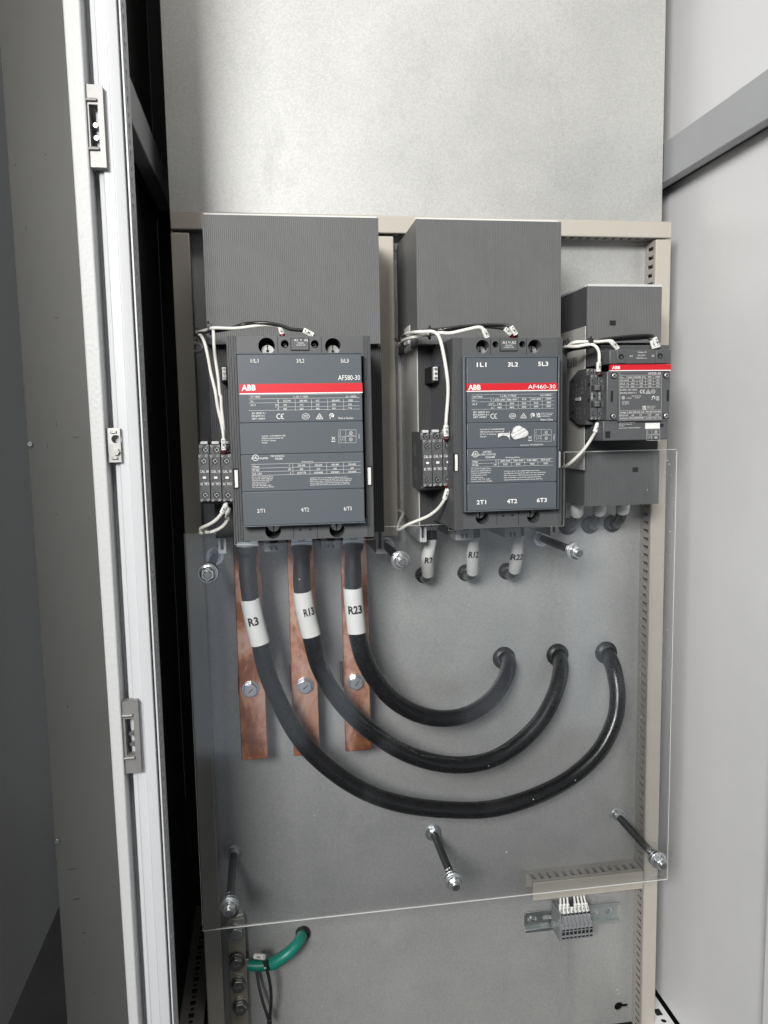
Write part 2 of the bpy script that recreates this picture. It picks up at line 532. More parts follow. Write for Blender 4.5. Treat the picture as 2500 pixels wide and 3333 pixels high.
class Print:
    """white markings on one label plane"""

    def __init__(s, c, d):
        s.c, s.d, s.mb = c, d + 0.0006, MB()

    def t(s, body, x0, y, x1, h, bold=0.0, c=None):
        c = c or s.c
        a, b = P(c, x0, y, s.d), P(c, x1, y, s.d)
        b.z = a.z
        s.mb.text(body, a, b, S(c, h, s.d), bold)

    def vt(s, body, x, y0, y1, h, c=None):
        c = c or s.c
        a, b = P(c, x, y0, s.d), P(c, x, y1, s.d)
        s.mb.text(body, a, b, S(c, h, s.d))

    def line(s, x0, y0, x1, y1, w=1.6, level=False):
        a, b = P(s.c, x0, y0, s.d), P(s.c, x1, y1, s.d)
        if level:
            b.z = a.z
        e = (b - a).normalized()
        u = Vector((0, -1, 0)).cross(e) * (S(s.c, w, s.d) / 2)
        s.mb.add([a - u, b - u, b + u, a + u], [(0, 1, 2, 3)])

    def hline(s, x0, y, x1, w=1.6):
        s.line(x0, y, x1, y, w, True)

    def ring(s, x, y, r, w=3, n=20, rx=None, a0=0, a1=360):
        ctr = P(s.c, x, y, s.d)
        k = S(s.c, 1, s.d)
        rx = rx or r
        vs, fs = [], []
        for i in range(n + 1):
            t = R(a0 + (a1 - a0) * i / n)
            for q in (-w / 2, w / 2):
                vs.append(ctr + Vector(((rx + q) * k * math.cos(t), 0, (r + q) * k * math.sin(t))))
        for i in range(n):
            fs.append((2 * i, 2 * i + 1, 2 * i + 3, 2 * i + 2))
        s.mb.add(vs, fs)

    def ce(s, x0, yb, x1, h):
        w = (x1 - x0)
        r = h / 2
        ym = yb - r
        s.ring(x0 + r, ym, r - 2, 5, 14, a0=60, a1=300)
        s.ring(x1 - r * 0.35, ym, r - 2, 5, 14, a0=80, a1=280)
        s.line(x1 - r * 1.2, ym, x1 - r * 0.55, ym, 5)

    def tri(s, x0, yb, x1, h, w=4):
        xm = (x0 + x1) / 2
        s.line(x0, yb, x1, yb, w)
        s.line(x0, yb, xm, yb - h, w)
        s.line(x1, yb, xm, yb - h, w)
        s.ring(xm, yb - h * 0.34, h * 0.2, w * 0.8, 10)

    def bin(s, x, y, q):
        s.line(x - q, y - q, x + q, y + q * .7, 2.4)
        s.line(x + q, y - q, x - q, y + q * .7, 2.4)
        s.line(x - q * .7, y - q * .6, x + q * .7, y - q * .6, 3)
        s.line(x - q * .6, y - q * .6, x - q * .4, y + q * .6, 2.4)
        s.line(x + q * .6, y - q * .6, x + q * .4, y + q * .6, 2.4)
        s.line(x - q, y + q * 1.35, x + q, y + q * 1.35, 5)

    def diagram(s, x0, y0, x1, y1):
        ym, xm = (y0 + y1) / 2, x0 + (x1 - x0) * .4
        w, h = x1 - x0, y1 - y0
        for a in ((x0, y0, x1, y0), (x0, y1, x1, y1), (x0, ym, x1, ym), (x0, y0, x0, y1), (x1, y0, x1, y1), (xm, y0, xm, y1)):
            s.line(*a, 1.5)
        s.line(x0 + w * .1, y0 + h * .08, x0 + w * .1, y0 + h * .2)
        s.line(x0 + w * .1, y0 + h * .2, x0 + w * .05, y0 + h * .34)
        s.line(x0 + w * .1, y0 + h * .34, x0 + w * .1, y0 + h * .46)
        s.line(x0 + w * .08, ym + h * .08, x0 + w * .14, ym + h * .4)
        for a in ((.2, .6, .36, .6), (.2, .78, .36, .78), (.2, .6, .2, .78), (.36, .6, .36, .78)):
            s.line(x0 + w * a[0], y0 + h * a[1], x0 + w * a[2], y0 + h * a[3], 1.5)
        for yy in (.24, .74):
            s.ring(x0 + w * .7, y0 + h * yy, h * .13, 2, 14)
            s.ring(x0 + w * .7, y0 + h * yy, h * .06, 2, 10)
        s.t('95 Nm', x0 + w * .5, y0 + h * .46, x0 + w * .9, h * .06)

    def ul(s, x, y, r):
        s.ring(x, y, r - 2, r * .17, 24)
        s.t('UL', x - r * .58, y + r * .38, x + r * .55, r * .8, 0.02)

    def build(s, parent, m=None):
        return s.mb.build('printed_text', m or PRINT, parent, smooth=False)


# ================================================================== SETTING
XL, XR = -0.1165, 0.582          # mounting plate edges
ZB, ZT = -0.975, 1.0
fl = MB().box(-4, 4.5, -1.2, 4, -1.2, -1.1)
tag(fl.build('floor', FLOOR), kind='structure')

mp = MB()
kc = P('J', 1145, 1592, 0)
kr = S('J', 48, 0)
key = circ(kc.x, kc.z, kr, 26)
ke = P('J', 1226, 1592, 0)
hh = kr * 0.42
key = [(kc.x + kr * math.cos(t), kc.z + kr * math.sin(t)) for t in [R(25 + 310 * k / 26) for k in range(27)]] + [(ke.x, kc.z - hh), (ke.x, kc.z + hh)]
mp.sheet(rectp(XL, ZB, XR, 1.049), [key], 0.0025, (0, 0, 0), (1, 0, 0), (0, 0, 1))
for x0, x1 in ((XL, XL + 0.0025), (XR - 0.0025, XR)):
    mp.box(x0, x1, -0.022, -0.0026, ZB, 1.049)
plate = mp.build('mounting_plate', GALV, bevel=0.0016)
tag(plate, 'large galvanised steel mounting plate behind all the devices in the open cabinet', 'mounting plate')
e = P('J', 1140, 1460, 0)
MB().lathe(e.x, e.z, [(S('J', 30, 0), 0.0001), (S('J', 28, 0), 0.0006), (S('J', 24, 0), 0.0006), (S('J', 22, 0), 0.0001)], 24).build('pressed_ring', GALV, plate)

# ---- cabinet
cab = thing('switchgear_cabinet', 'white steel switchgear cabinet with keeper post, dark bay and rails along its side walls', 'cabinet', (0.2327, 0.1, -1.1))
WX, LX = 0.618, -0.163
wz = (PX('X', 2134, 3220, WX).z + PX('X', 2215, 3333, WX).z) / 2
MB().box(WX, WX + 0.002, -0.24, 0.30, wz, 1.05).build('side_panel', WHITE, cab)
MB().box(LX - 0.002, LX, -0.24, 0.27, -1.05, 1.05).build('side_panel', SHADEWALL, cab)['label'] = 'left side wall, its deep shade painted as dark grey'
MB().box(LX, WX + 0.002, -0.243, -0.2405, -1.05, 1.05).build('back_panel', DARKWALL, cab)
MB().box(LX - 0.002, WX + 0.002, -0.24, 0.05, 1.0505, 1.053).build('roof_panel', WHITE, cab)
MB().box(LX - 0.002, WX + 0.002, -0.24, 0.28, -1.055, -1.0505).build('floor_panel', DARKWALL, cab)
# side rails
q0, q1 = PX('X', 2160, 482, 0.590), PX('X', 2160, 595, 0.590)
MB().box(0.590, 0.606, -0.22, 0.29, q1.z, q0.z + .007).build('side_rail', RAIL, cab, bevel=0.0015)
MB().box(0.606, WX - 0.0005, -0.22, 0.29, q1.z + .004, q0.z + .002).build('rail_bracket', BLACKPL, cab)
MB().box(-0.158, -0.138, -0.22, 0.26, q1.z, q0.z).build('side_rail', RAIL, cab, bevel=0.0015)
MB().box(-0.1625, -0.1585, -0.22, 0.26, q1.z - .012, q0.z - .02).build('rail_bracket', BLACKPL, cab)


def perforated(parent, O, ex, ey, L, w, name='perforated_strip', m=WHITE, pitch=0.0125, hc=.46):
    hs = []
    n = int(L / pitch)
    for i in range(n):
        a = (i + 0.5) * pitch
        if i % 2:
            hs.append(circ(a, w * hc, w * 0.10, 10))
        else:
            hs.append(rectp(a - pitch * 0.42, w * (hc - .12), a + pitch * 0.42, w * (hc + .12)))
    return MB().sheet(rectp(0, 0, L, w), hs, 0.0015, O, ex, ey).build(name, m, parent, smooth=False)


# base rails, seen through the gaps at the bottom corners
blz = PX('K', 130, 800, -0.14).z - .012
MB().box(-0.162, -0.118, -0.23, 0.29, blz - .03, blz - .004).build('base_rail', DARKWALL, cab)
perforated(cab, (-0.152, -0.29, blz), (0, 1, 0), (1, 0, 0), 0.52, 0.034, m=RAIL_SHADE)
brz = PX('X', 2165, 3288, 0.612).z
MB().box(0.565, 0.610, -0.23, 0.29, brz - .03, brz - .004).build('base_rail', DARKWALL, cab)
perforated(cab, (0.565, 0.23, brz), (0, -1, 0), (1, 0, 0), 0.52, 0.047, pitch=.019, hc=.72)

# front frame posts
post = MB()
Y0 = 1666


def xp(px, d):
    return P('X', px, Y0, d).x


prof = [(xp(357, .300), .300), (xp(357, .300), .283), (xp(385, .283), .283), (xp(385, .296), .296), (xp(401, .296), .2975), (xp(402, .297), .300),
        (xp(432, .300), .300), (xp(433, .301), .304), (xp(436, .304), .304), (xp(466, .302), .302), (xp(467, .30), .300), (xp(467, .30), .262),
        (xp(450, .26), .262), (xp(357, .30), .262)]
post.column(prof[::-1], -1.05, 1.05)
fp = post.build('frame_post', POSTW, cab, bevel=0.0007)
tx = MB()
tx.column([(xp(357, .312) - .0003, .2985), (xp(357, .312) - .0003, .312), (xp(320, .312), .312), (xp(320, .312), .262), (xp(357, .312) - .0003, .262)], -1.05, 1.05)
tx.v = [Vector((v.x - (.0052 if (v.x < xp(345, .312)) else 0) * (v.z + .69) / 1.13, v.y, v.z)) for v in tx.v]
tx.build('post_edge', TEXTURED, cab, bevel=0.0015)
perforated(cab, (xp(467, .30) + .0016, -0.298, -1.04), (0, 0, 1), (0, 1, 0), 2.08, 0.034, m=POSTW).location.x += 0.0
rp = MB()
rp.box(0.6065, 0.6165, 0.262, 0.300, -1.05, 1.05)
rp.build('frame_post', WHITE, cab, bevel=0.0008)
perforated(cab, (0.605, -0.262, -1.04), (0, 0, 1), (0, -1, 0), 2.08, 0.038)


def keeper(c, x0, y0, x1, y1, xb, lab):
    """cast latch keeper: a frame with a window and a screw inside; x0,y0..x1,y1 body corners"""
    a, b = P(c, x0, y0, .306), P(c, x1, y1, .306)
    h = a.z - b.z
    xm = (a.x + P(c, x0 + (x1 - x0) * 0.25, y1, .306).x) / 2
    X0, X1 = P(c, x0, y0, .306).x, P(c, x0 + xb, y0, .306).x
    m = MB()
    m.sheet(rectp(X0, b.z, X1, a.z), [rectp(X0 + (X1 - X0) * .22, b.z + h * .25, X1 - (X1 - X0) * .30, a.z - h * .24)], 0.010,
            (0, -0.308, 0), (1, 0, 0), (0, 0, 1))
    for zz in (a.z - h * .19, b.z + h * .22):
        m.tube([(X0 + .001, -0.309, zz), (X1 - (X1 - X0) * .3, -0.309, zz)], h * .022, 10, smooth=0)
    k = m.build('lock_keeper', CAST, fp, bevel=0.0008)
    k['label'] = lab
    m = MB()
    xc = X0 + (X1 - X0) * .48
    m.box(X0 + (X1 - X0) * .2, X1 - (X1 - X0) * .25, .2982, .3005, b.z + h * .22, a.z - h * .22)
    return k, xc, a.z - h * .62, h, X1 - X0


for args in (('L', 300, 315, 560, 1440, 255, 'upper cast latch keeper on the post'), ('N', 650, 470, 750, 850, 96, 'lower cast latch keeper on the post')):
    k, xc, zc, h, w = keeper(*args)
    MB().cyl(xc, zc, .2985, .303, w * .13, 20).build('screw', STEEL, fp)
    MB().cyl(xc, zc + h * .15, .2985, .304, w * .13, 20).build('screw', STEEL, fp)
a, b = P('M', 697, 993, .304), P('M', 798, 1215, .304)
hb = MB()
hb.sheet(rectp(a.x, b.z, b.x, a.z), [circ((a.x + b.x) / 2 + .002, a.z - (a.z - b.z) * .32, .0040)], 0.003, (0, -0.3055, 0), (1, 0, 0), (0, 0, 1))
for zz in (a.z - .004, b.z + .004):
    hb.box(a.x + .004, b.x - .003, .3055, .3072, zz - .0012, zz + .0012)
hb.build('latch_bracket', STEEL, fp, bevel=0.0005)
MB().cyl((a.x + b.x) / 2 + .002, a.z - (a.z - b.z) * .69, .3055, .309, .0035, 6).build('screw', STEEL, fp)

# ---- neighbouring grey sheet panels at the far left
pl = MB()
pe = [P('X', 6, 113, 0.02).x, P('X', 127, 2000, 0.02).x, P('X', 211, 3333, 0.02).x]
xe = sum(pe) / 3
pl.box(xe, -0.172, 0.0, 0.02, -1.1, 1.2)
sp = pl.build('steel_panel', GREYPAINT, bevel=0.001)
tag(sp, 'tall grey steel panel with small black scuffs immediately left of the white post', 'panel', 'grey panels left of the cabinet')
sc = MB()
for c, x, y, w, h_ in (('N', 390, 1376, 60, 5), ('N', 415, 1538, 50, 6), ('N', 366, 500, 5, 22), ('O', 196, 668, 7, 5), ('O', 65, 713, 5, 12), ('O', 166, 422, 8, 3),
                       ('O', 112, 988, 4, 14), ('M', 370, 970, 4, 30), ('M', 310, 1115, 4, 26), ('M', 500, 1052, 60, 4), ('M', 368, 270, 36, 4), ('M', 370, 1558, 5, 12),
                       ('N', 455, 1720, 24, 5), ('N', 450, 1775, 7, 7), ('N', 511, 2048, 6, 14)):
    p = P(c, x, y, 0.0206)
    sw, sh = S(c, w, .02), S(c, h_, .02)
    sc = MB()
    sc.add([(p.x - sw / 2, p.y, p.z - sh * .5), (p.x + sw * .1, p.y, p.z - sh * .2), (p.x + sw / 2, p.y, p.z + sh * .5), (p.x - sw * .1, p.y, p.z + sh * .4)], [(0, 1, 2, 3)])
    sc.build('scuff_mark', INK, sp, smooth=False)

for c, x, y in (('M', 169, 1098), ('N', 265, 1228)):
    p = P(c, x, y, .02)
    MB().cyl(xe + .004, p.z, .02, .023, .0035, 16).build('rivet', ZINC, sp, bevel=0.0005)
X1 = -0.42
zb = PX('X', 180.7, 2979, X1).z
w1 = MB().box(X1 - .02, X1, -0.6, 0.9, zb, 1.2)
tag(w1.build('steel_panel', GREYPAINT_LIFT, bevel=0.001), 'shaded grey steel panel at the extreme left, its bottom edge above dark floor', 'panel', 'grey panels left of the cabinet')

# ================================================================== WIRING DUCTS
DD = 0.035
GD = 'slotted plastic wiring ducts on the mounting plate'


def duct(label, x0, x1, z0, z1, side, mtl=DUCT, lidgap=0.006):
    """side: which wall shows its slots: 'x+','x-' (upright duct) or 'z+','z-' (level duct)"""
    t = thing('wiring_duct', label, 'wiring duct', ((x0 + x1) / 2, 0, z0), GD)
    MB().box(x0, x1, DD - lidgap, DD, z0, z1).build('cover', mtl, t, bevel=0.0014)
    w = 0.0015
    m = MB()
    up = side[0] == 'x'
    L = (z1 - z0) if up else (x1 - x0)
    n = int(L / 0.0124)
    hs = []
    rd = random.Random(3)
    for i in range(n):
        a = (i + .5) * 0.0124
        hs.append(rectp(a - .0026, .009, a + .0026, DD - lidgap - .0001 - (0.003 if rd.random() < .9 else .006)))
    top = DD - lidgap
    if up:
        xs = x1 - .001 if side == 'x+' else x0 + .001
        if side == 'x+':
            m.sheet(rectp(0, 0, L, top), hs, w, (xs, 0, z0), (0, 0, 1), (0, -1, 0))
        else:
            m.sheet(rectp(0, 0, L, top), hs, w, (xs + w, 0, z0), (0, 0, 1), (0, -1, 0))
        xo = x0 + .001 if side == 'x+' else x1 - .001 - w
        m.box(xo, xo + w, 0, top, z0, z1)
        m.box(x0 + .003, x1 - .003, 0.0002, .002, z0, z1)
    else:
        zs = z1 - .001 if side == 'z+' else z0 + .001 + w
        m.sheet(rectp(0, 0, L, top), hs, w, (x0, 0, zs), (1, 0, 0), (0, -1, 0))
        zo = z0 + .001 if side == 'z+' else z1 - .001 - w
        m.box(x0, x1, 0, top, zo, zo + w)
        m.box(x0, x1, 0.0002, .002, z0 + .003, z1 - .003)
    m.build('slotted_body', DUCTIN, t, smooth=False)
    return t


dz_top = 0.2815
duct('level beige wiring duct running across the plate above the contactors', -.1133, .5796, .2585, dz_top, 'z-')
dlx1 = P('X', 615.6, 754, DD).x
duct('upright beige wiring duct along the left edge of the plate', -.1135, dlx1, -.975, .2545, 'x+')
drx0 = P('X', 2135.6, 780, DD).x
duct('upright beige wiring duct along the right edge of the plate, ending near the keyhole', drx0, .579, -.975, .2565, 'x-')
mx1 = P('A', 1613, 262, DD).x
duct('short upright wiring duct between the two big contactors', mx1 - .0245, mx1, P('X', 1294, 1745.6, DD).z, .2545, 'x-')
a, b = P('J', 375, 485, DD), P('J', 1370, 535, DD)
bd = duct('short level wiring duct above the terminal strip at lower right', a.x, drx0 - .0005, b.z, a.z, 'z+')
t0, t1 = P('J', 760, 368, .004), P('J', 985, 352, .004)
m = MB()
c_ = bpy.data.curves.new('tmp', 'FONT')
c_.body = 'Betaduct'
o_ = bpy.data.objects.new('tmp', c_)
me_ = bpy.data.meshes.new_from_object(o_)
kk = (t1.x - t0.x) / max(v.co.x for v in me_.vertices)
m.add([(t0.x + v.co.x * kk, -0.0035 + v.co.y * kk * .6 - .003, a.z - .001 + .0012) for v in me_.vertices], [tuple(p.vertices) for p in me_.polygons])
bpy.data.objects.remove(o_)
m.build('printed_text', INK, bd, smooth=False)

# ================================================================== CONTACTORS
GC = 'contactors in a row on the mounting plate'


def screw_in_hole(c, x, y, r, d, parent, part='terminal_screw', tilt=0):
    p = P(c, x, y, d)
    k = S(c, r, d)
    m = MB()
    m.cyl(p.x, p.z, d - .004, d, k * .82, 24)
    o = m.build(part, ZINC, parent, bevel=0.0004)
    m = MB()
    m.cyl(p.x, p.z, d + .0002, d + .0006, k * .2, 16)
    m.box(p.x - k * .05, p.x + k * .05, d + .0002, d + .0005, p.z, p.z + k * .8)
    m.build('slot', HOLE, o)
    return o


def big_contactor(name_label, c, q):
    """q: survey readings of one large contactor"""
    bl = P(c, *q['body'][2:], 0)
    t = thing('contactor', name_label, 'contactor', ((P(c, *q['body'][:2], .2).x + P(c, *q['body'][2:], .2).x) / 2, 0, P(c, *q['body'][2:], .2).z), GC)
    df, dc, ds, db = q['df'], q['dc'], q['ds'], q['db']
    # upper terminal shroud
    (cs, sx0, sy0), (cs2, sx1, sy1) = q['shroud']
    a, b = P(cs, sx0, sy0, ds), P(cs2, sx1, sy1, ds)
    m = MB().ribs(a.x, b.x, 0.002, ds, b.z, a.z, .0023, .0011)
    m.build('upper_shroud', RIB, t)
    MB().box(a.x + .001, b.x - .001, ds - .012, ds - .0095, a.z, a.z + .0042).build('film_strip', CLEAR_E, t)
    SX0 = a.x
    # base with ribbed flanks
    a, b = P(c, *q['base'][:2], db), P(c, *q['base'][2:], db)
    bx0, bx1, bz0, bz1 = a.x, b.x, b.z, min(a.z, P(cs2, sx1, sy1, ds).z - .0005)
    MB().ribs(bx0, bx1, 0.02, db, bz0, bz1, .0024, .0012).build('base', FLANK, t)
    if q.get('side'):
        MB().box(bx0 - .0015, bx0 - .0002, 0.0015, db - .001, q['side'][0], q['side'][1]).build('side_plate', SIDEPL, t)
    # body block and ribbed columns
    a, b = P(c, *q['body'][:2], df), P(c, *q['body'][2:], df)
    x0, x1, z0, z1 = a.x, b.x, b.z, a.z
    cl, cr = P(c, q['strip'][0], q['strip'][1], df).x, P(c, q['strip'][2], q['strip'][3], df).x
    m = MB()
    m.column([(x0 - q['bev'], db + .0005), (x0, db + (df - db) * .8), (x0, df - .0015), (x1, df - .0015), (x1, db + .0005)][::-1], z0, z1 - .0005) if q['bev'] else \
        m.box(x0 + .0003, x1 - .0003, db + .0005, df - .03, z0 + .0003, z1 - .0003)
    if q['bev']:
        m = MB()
        m.column([(x0 - q['bev'], db + .0005), (x0 + .0003, df - .012), (x0 + .0003, df - .03), (x1 - .0003, df - .03), (x1 - .0003, db + .0005)][::-1], z0 + .0003, z1 - .0003)
    m.build('body', BODY, t, bevel=0.001)
    for ra, rb_ in ((x0, cl), (cr, x1)):
        MB().ribs(ra, rb_, df - .0295, df, z0, z1, .0026, .0013, .5).build('ribbed_strip', BODY, t)
    # cover
    a, b = P(c, *q['cover'][:2], dc), P(c, *q['cover'][2:], dc)
    kx0, kx1, kz0, kz1 = a.x, b.x, b.z, a.z
    # terminal strips above and below the cover
    zs_top, zs_bot = kz1 + .0005, kz0 - .0005
    holes_t, holes_b = [], []
    for x, y, r in q['holes_top']:
        p = P(*((x[0], x[1], y) if isinstance(x, tuple) else (c, x, y)), df - .0012)
        holes_t.append((p.x, p.z, S(x[0] if isinstance(x, tuple) else c, r, df)))
    for x, y, r in q['holes_bot']:
        p = P(c, x, y, df - .0012)
        holes_b.append((p.x, p.z, S(c, r, df)))
    m = MB()
    zlo = min(zs_top, min(h[1] - h[2] for h in holes_t) - .002)
    zhi = max(zs_bot, max(h[1] + h[2] for h in holes_b) + .002)
    m.sheet(rectp(cl, zlo, cr, z1 - .0004), [circ(hx, hz, hr, 40) for hx, hz, hr in holes_t], .026, (0, -(df - .0012), 0), (1, 0, 0), (0, 0, 1))
    m.build('terminal_strip', BODY, t, bevel=0.0005)
    m = MB()
    m.sheet(rectp(cl, z0 + .0004, cr, zhi), [circ(hx, hz, hr, 40) for hx, hz, hr in holes_b], .026, (0, -(df - .0012), 0), (1, 0, 0), (0, 0, 1))
    m.build('terminal_strip', BODY, t, bevel=0.0005)
    MB().box(cl, cr, df - .0294, df - .0278, z0 + .001, z1 - .001).build('hole_floor', HOLE, t)
    for hx, hz, hr in holes_t + holes_b:
        s = MB()
        up = -1 if hz > 0 else 1
        big = hr > .006
        s.cyl(hx + hr * .1, hz + hr * (.5 if big else 0) * up, df - .0275, df - .016, hr * (.85 if big else .6), 24)
        o = s.build('terminal_screw', STEEL, t, bevel=0.0005)
        s = MB()
        if big:
            s.cyl(hx + hr * .1, hz + hr * .45 * up, df - .0159, df - .0154, hr * .18, 14)
            s.box(hx + hr * .04, hx + hr * .16, df - .0159, df - .0155, hz - hr * .4, hz + hr * .7)
        else:
            s.box(hx - hr * .5, hx + hr * .5, df - .0159, df - .0155, hz - hr * .1, hz + hr * .1)
        s.build('slot', HOLE, o)
    # joint lines and little square ports
    for x, ya, yb in q['joints']:
        pa, pb = P(c, x, ya, df), P(c, x, yb, df)
        MB().box(pa.x - .0003, pa.x + .0003, df - .0015, df - .0010, pb.z, pa.z).build('joint_line', HOLE, t, smooth=False)
    for x, y, s_ in q['ports']:
        p = P(c, x, y, df)
        k = S(c, s_, df) / 2
        MB().box(p.x - k, p.x + k, df - .0015, df - .0009, p.z - k * .8, p.z + k * .8).build('port', HOLE, t, smooth=False)
    # coil label
    lc, lx0, ly0, lx1, ly1 = q['coil']
    a, b = P(lc, lx0, ly0, df), P(lc, lx1, ly1, df)
    MB().box(a.x - .0006, b.x + .0006, df - .0015, df - .0008, b.z - .0006, a.z + .0006).build('label_recess', HOLE, t)
    cp = MB().box(a.x, b.x, df - .0014, df + .0006, b.z, a.z).build('coil_label', BODY, t, bevel=0.0005)
    # cover segments
    m = MB()
    gz = [kz1] + [P(c, (q['cover'][0] + q['cover'][2]) / 2, y, dc).z for y in q['grooves']] + [kz0]
    for i in range(len(gz) - 1):
        m.box(kx0, kx1, df - .0008, dc, gz[i + 1] + (.0003 if i < len(gz) - 2 else 0), gz[i] - (.0003 if i else 0))
    m.box(kx0 + .001, kx1 - .001, df - .0012, dc - .0012, kz0 + .001, kz1 - .001)
    cv = m.build('front_cover', COVER, t, bevel=0.0006)
    rims = [(kx0 - .0012, kx1 + .0012, kz1 + .0001, kz1 + .0014), (kx0 - .0012, kx1 + .0012, kz0 - .0014, kz0 - .0001)]
    if q['bev']:
        rims += [(kx0 - .0044, kx0 - .0013, kz0 - .0014, kz1 + .0014), (kx1 + .0013, kx1 + .0026, kz0 - .0014, kz1 + .0014)]
    for r_ in rims:
        MB().box(r_[0], r_[1], dc - .010, dc + .0006, r_[2], r_[3]).build('cover_rim', COVER, cv, bevel=0.0005)
    a, b = P(c, q['red'][0], q['red'][1], dc), P(c, q['red'][2], q['red'][3], dc)
    MB().box(a.x, b.x, dc - .0002, dc + .0003, b.z, a.z).build('red_band', RED, t)
    MB().box(a.x, b.x, dc - .0002, dc + .0003, b.z - S(c, 9, dc), b.z - S(c, 1, dc)).build('white_line', PRINT, t)
    # latches
    for (lx0, ly0, lx1, ly1), (tx0, ty0, tx1, ty1) in q['latch']:
        MB().pbox(c, lx0, ly0, lx1, ly1, df - .004, df + .0004).build('latch_recess', HOLE, t)
        MB().pbox(c, tx0, ty0, tx1, ty1, df - .003, df + .0022).build('latch', WHITEPL, t, bevel=0.0006)
    # pilot connector
    cc, cx0, cy0, cx1, cy1, cd = q['conn']
    m = MB().pbox(cc, cx0, cy0, cx1, cy1, db, cd)
    cn = m.build('pilot_connector', WHITEPL, t, bevel=0.0005)
    a, b = P(cc, cx0, cy0, cd), P(cc, cx1, cy1, cd)
    for i in range(3):
        zz = a.z + (b.z - a.z) * (i + .5) / 3
        k = abs(a.z - b.z) / 3 * .34
        MB().cyl((a.x + b.x) / 2, zz, cd + .0001, cd + .0008, k, 16).build('screw', STEEL, cn)
        MB().box((a.x + b.x) / 2 - k * .8, (a.x + b.x) / 2 + k * .8, cd + .0009, cd + .0012, zz - .0003, zz + .0003).build('slot', HOLE, cn)
    MB().box(a.x - .0015, b.x + .003, db, cd - .006, b.z - .002, a.z + .001).build('connector_seat', HOLE, t)
    # grey mounting feet reaching back to the plate
    for fc, fx0, fy0, fx1, fy1, fd, kind in q['feet']:
        a, b = P(fc, fx0, fy0, fd), P(fc, fx1, fy1, fd)
        w, h = b.x - a.x, a.z - b.z
        m = MB()
        if kind == 'u':
            m.sheet(rectp(a.x, b.z, b.x, a.z + .03), [rectp(a.x + w * .28, b.z + h * .18, b.x - w * .30, a.z + .027)], fd - .001, (0, -fd, 0), (1, 0, 0), (0, 0, 1))
            m.box(a.x + w * .1, b.x - w * .1, .004, fd - .02, b.z + h * .1, a.z + .028)
        else:
            m.sheet(rectp(a.x, b.z, b.x, a.z + .02), [rectp(a.x + w * .32, b.z + h * .1, a.x + w * .44, b.z + h * .42), rectp(a.x + w * .56, b.z + h * .1, a.x + w * .68, b.z + h * .42),
                                                      circ(a.x + w * .5, b.z + h * .95, w * .24, 16)], fd - .001, (0, -fd, 0), (1, 0, 0), (0, 0, 1))
            m.box(a.x + w * .1, b.x - w * .1, .004, fd - .02, b.z + h * .06, a.z + .018)
        m.build('mounting_foot', GREYPL, t, bevel=0.0006)
    return t, cv, cp


q580 = dict(df=.235, dc=.25, ds=.15, db=.13, bev=0, shroud=(('A', 135, 112), ('A', 1515, 1110)), base=(178, -193, 1545, 1258), body=(322, -253, 1466, 1297),
            strip=(403, -190, 1378, -190), cover=(405, -110, 1393, 1180), holes_top=[(('A', 635), 1128, 62), (('A', 1147), 1130, 61), (('A', 775), 1113, 30), (('A', 1007), 1113, 30)],
            holes_bot=[(685, 1252, 60), (1178, 1243, 60)], joints=[(718, -246, -114), (1056, -246, -114), (842, 1200, 1315), (1027, 1195, 1310)],
            ports=[(895, 1245, 18), (973, 1242, 18)], coil=('A', 822, 1070, 962, 1160), grooves=[413 - 9, 655, 938], red=(424, 120, 1375, 178),
            latch=[((372, 768, 418, 927), (386, 783, 418, 918)), ((1412, 750, 1450, 902), (1414, 763, 1443, 897))], conn=('A', 289, 1291, 326, 1392, .16),
            feet=[('F', 258, 205, 325, 358, .118, 'u'), ('F', 1478, 160, 1540, 360, .122, 'u'), ('F', 615, 250, 768, 340, .10, 'b'), ('F', 1055, 240, 1205, 322, .10, 'b')])
q580['grooves'] = [q580['grooves'][0] + 8] + q580['grooves'][1:]
af580, cv, cp = big_contactor('largest dark grey contactor with ribbed shroud marked AF580-30, over the copper bars', 'B', q580)
af580['label'] = 'largest dark grey contactor, slate cover with red band, standing over three copper bars'
p = Print('B', .25)
for s in [('1/L1', 513, -40, 572, 27), ]:
    pass
for s, x, x1 in (('1/L1', 513, 572), ('3/L2', 866, 926), ('5/L3', 1208, 1268)):
    p.t(s, x, 1257, x1, 28, c='A')
p.t('AF580-30', 1187, 1392, 1356, 37, c='A')
p.t('ABB', 442, 169, 552, 42, .03)
for x0, y in ((495, 204), (497, 234), (497, 265), (698, 296), (497, 324)):
    p.hline(x0, y, 1352)
for x in (727, 855, 981, 1105, 1228):
    p.line(x, 236, x + 2, 322)
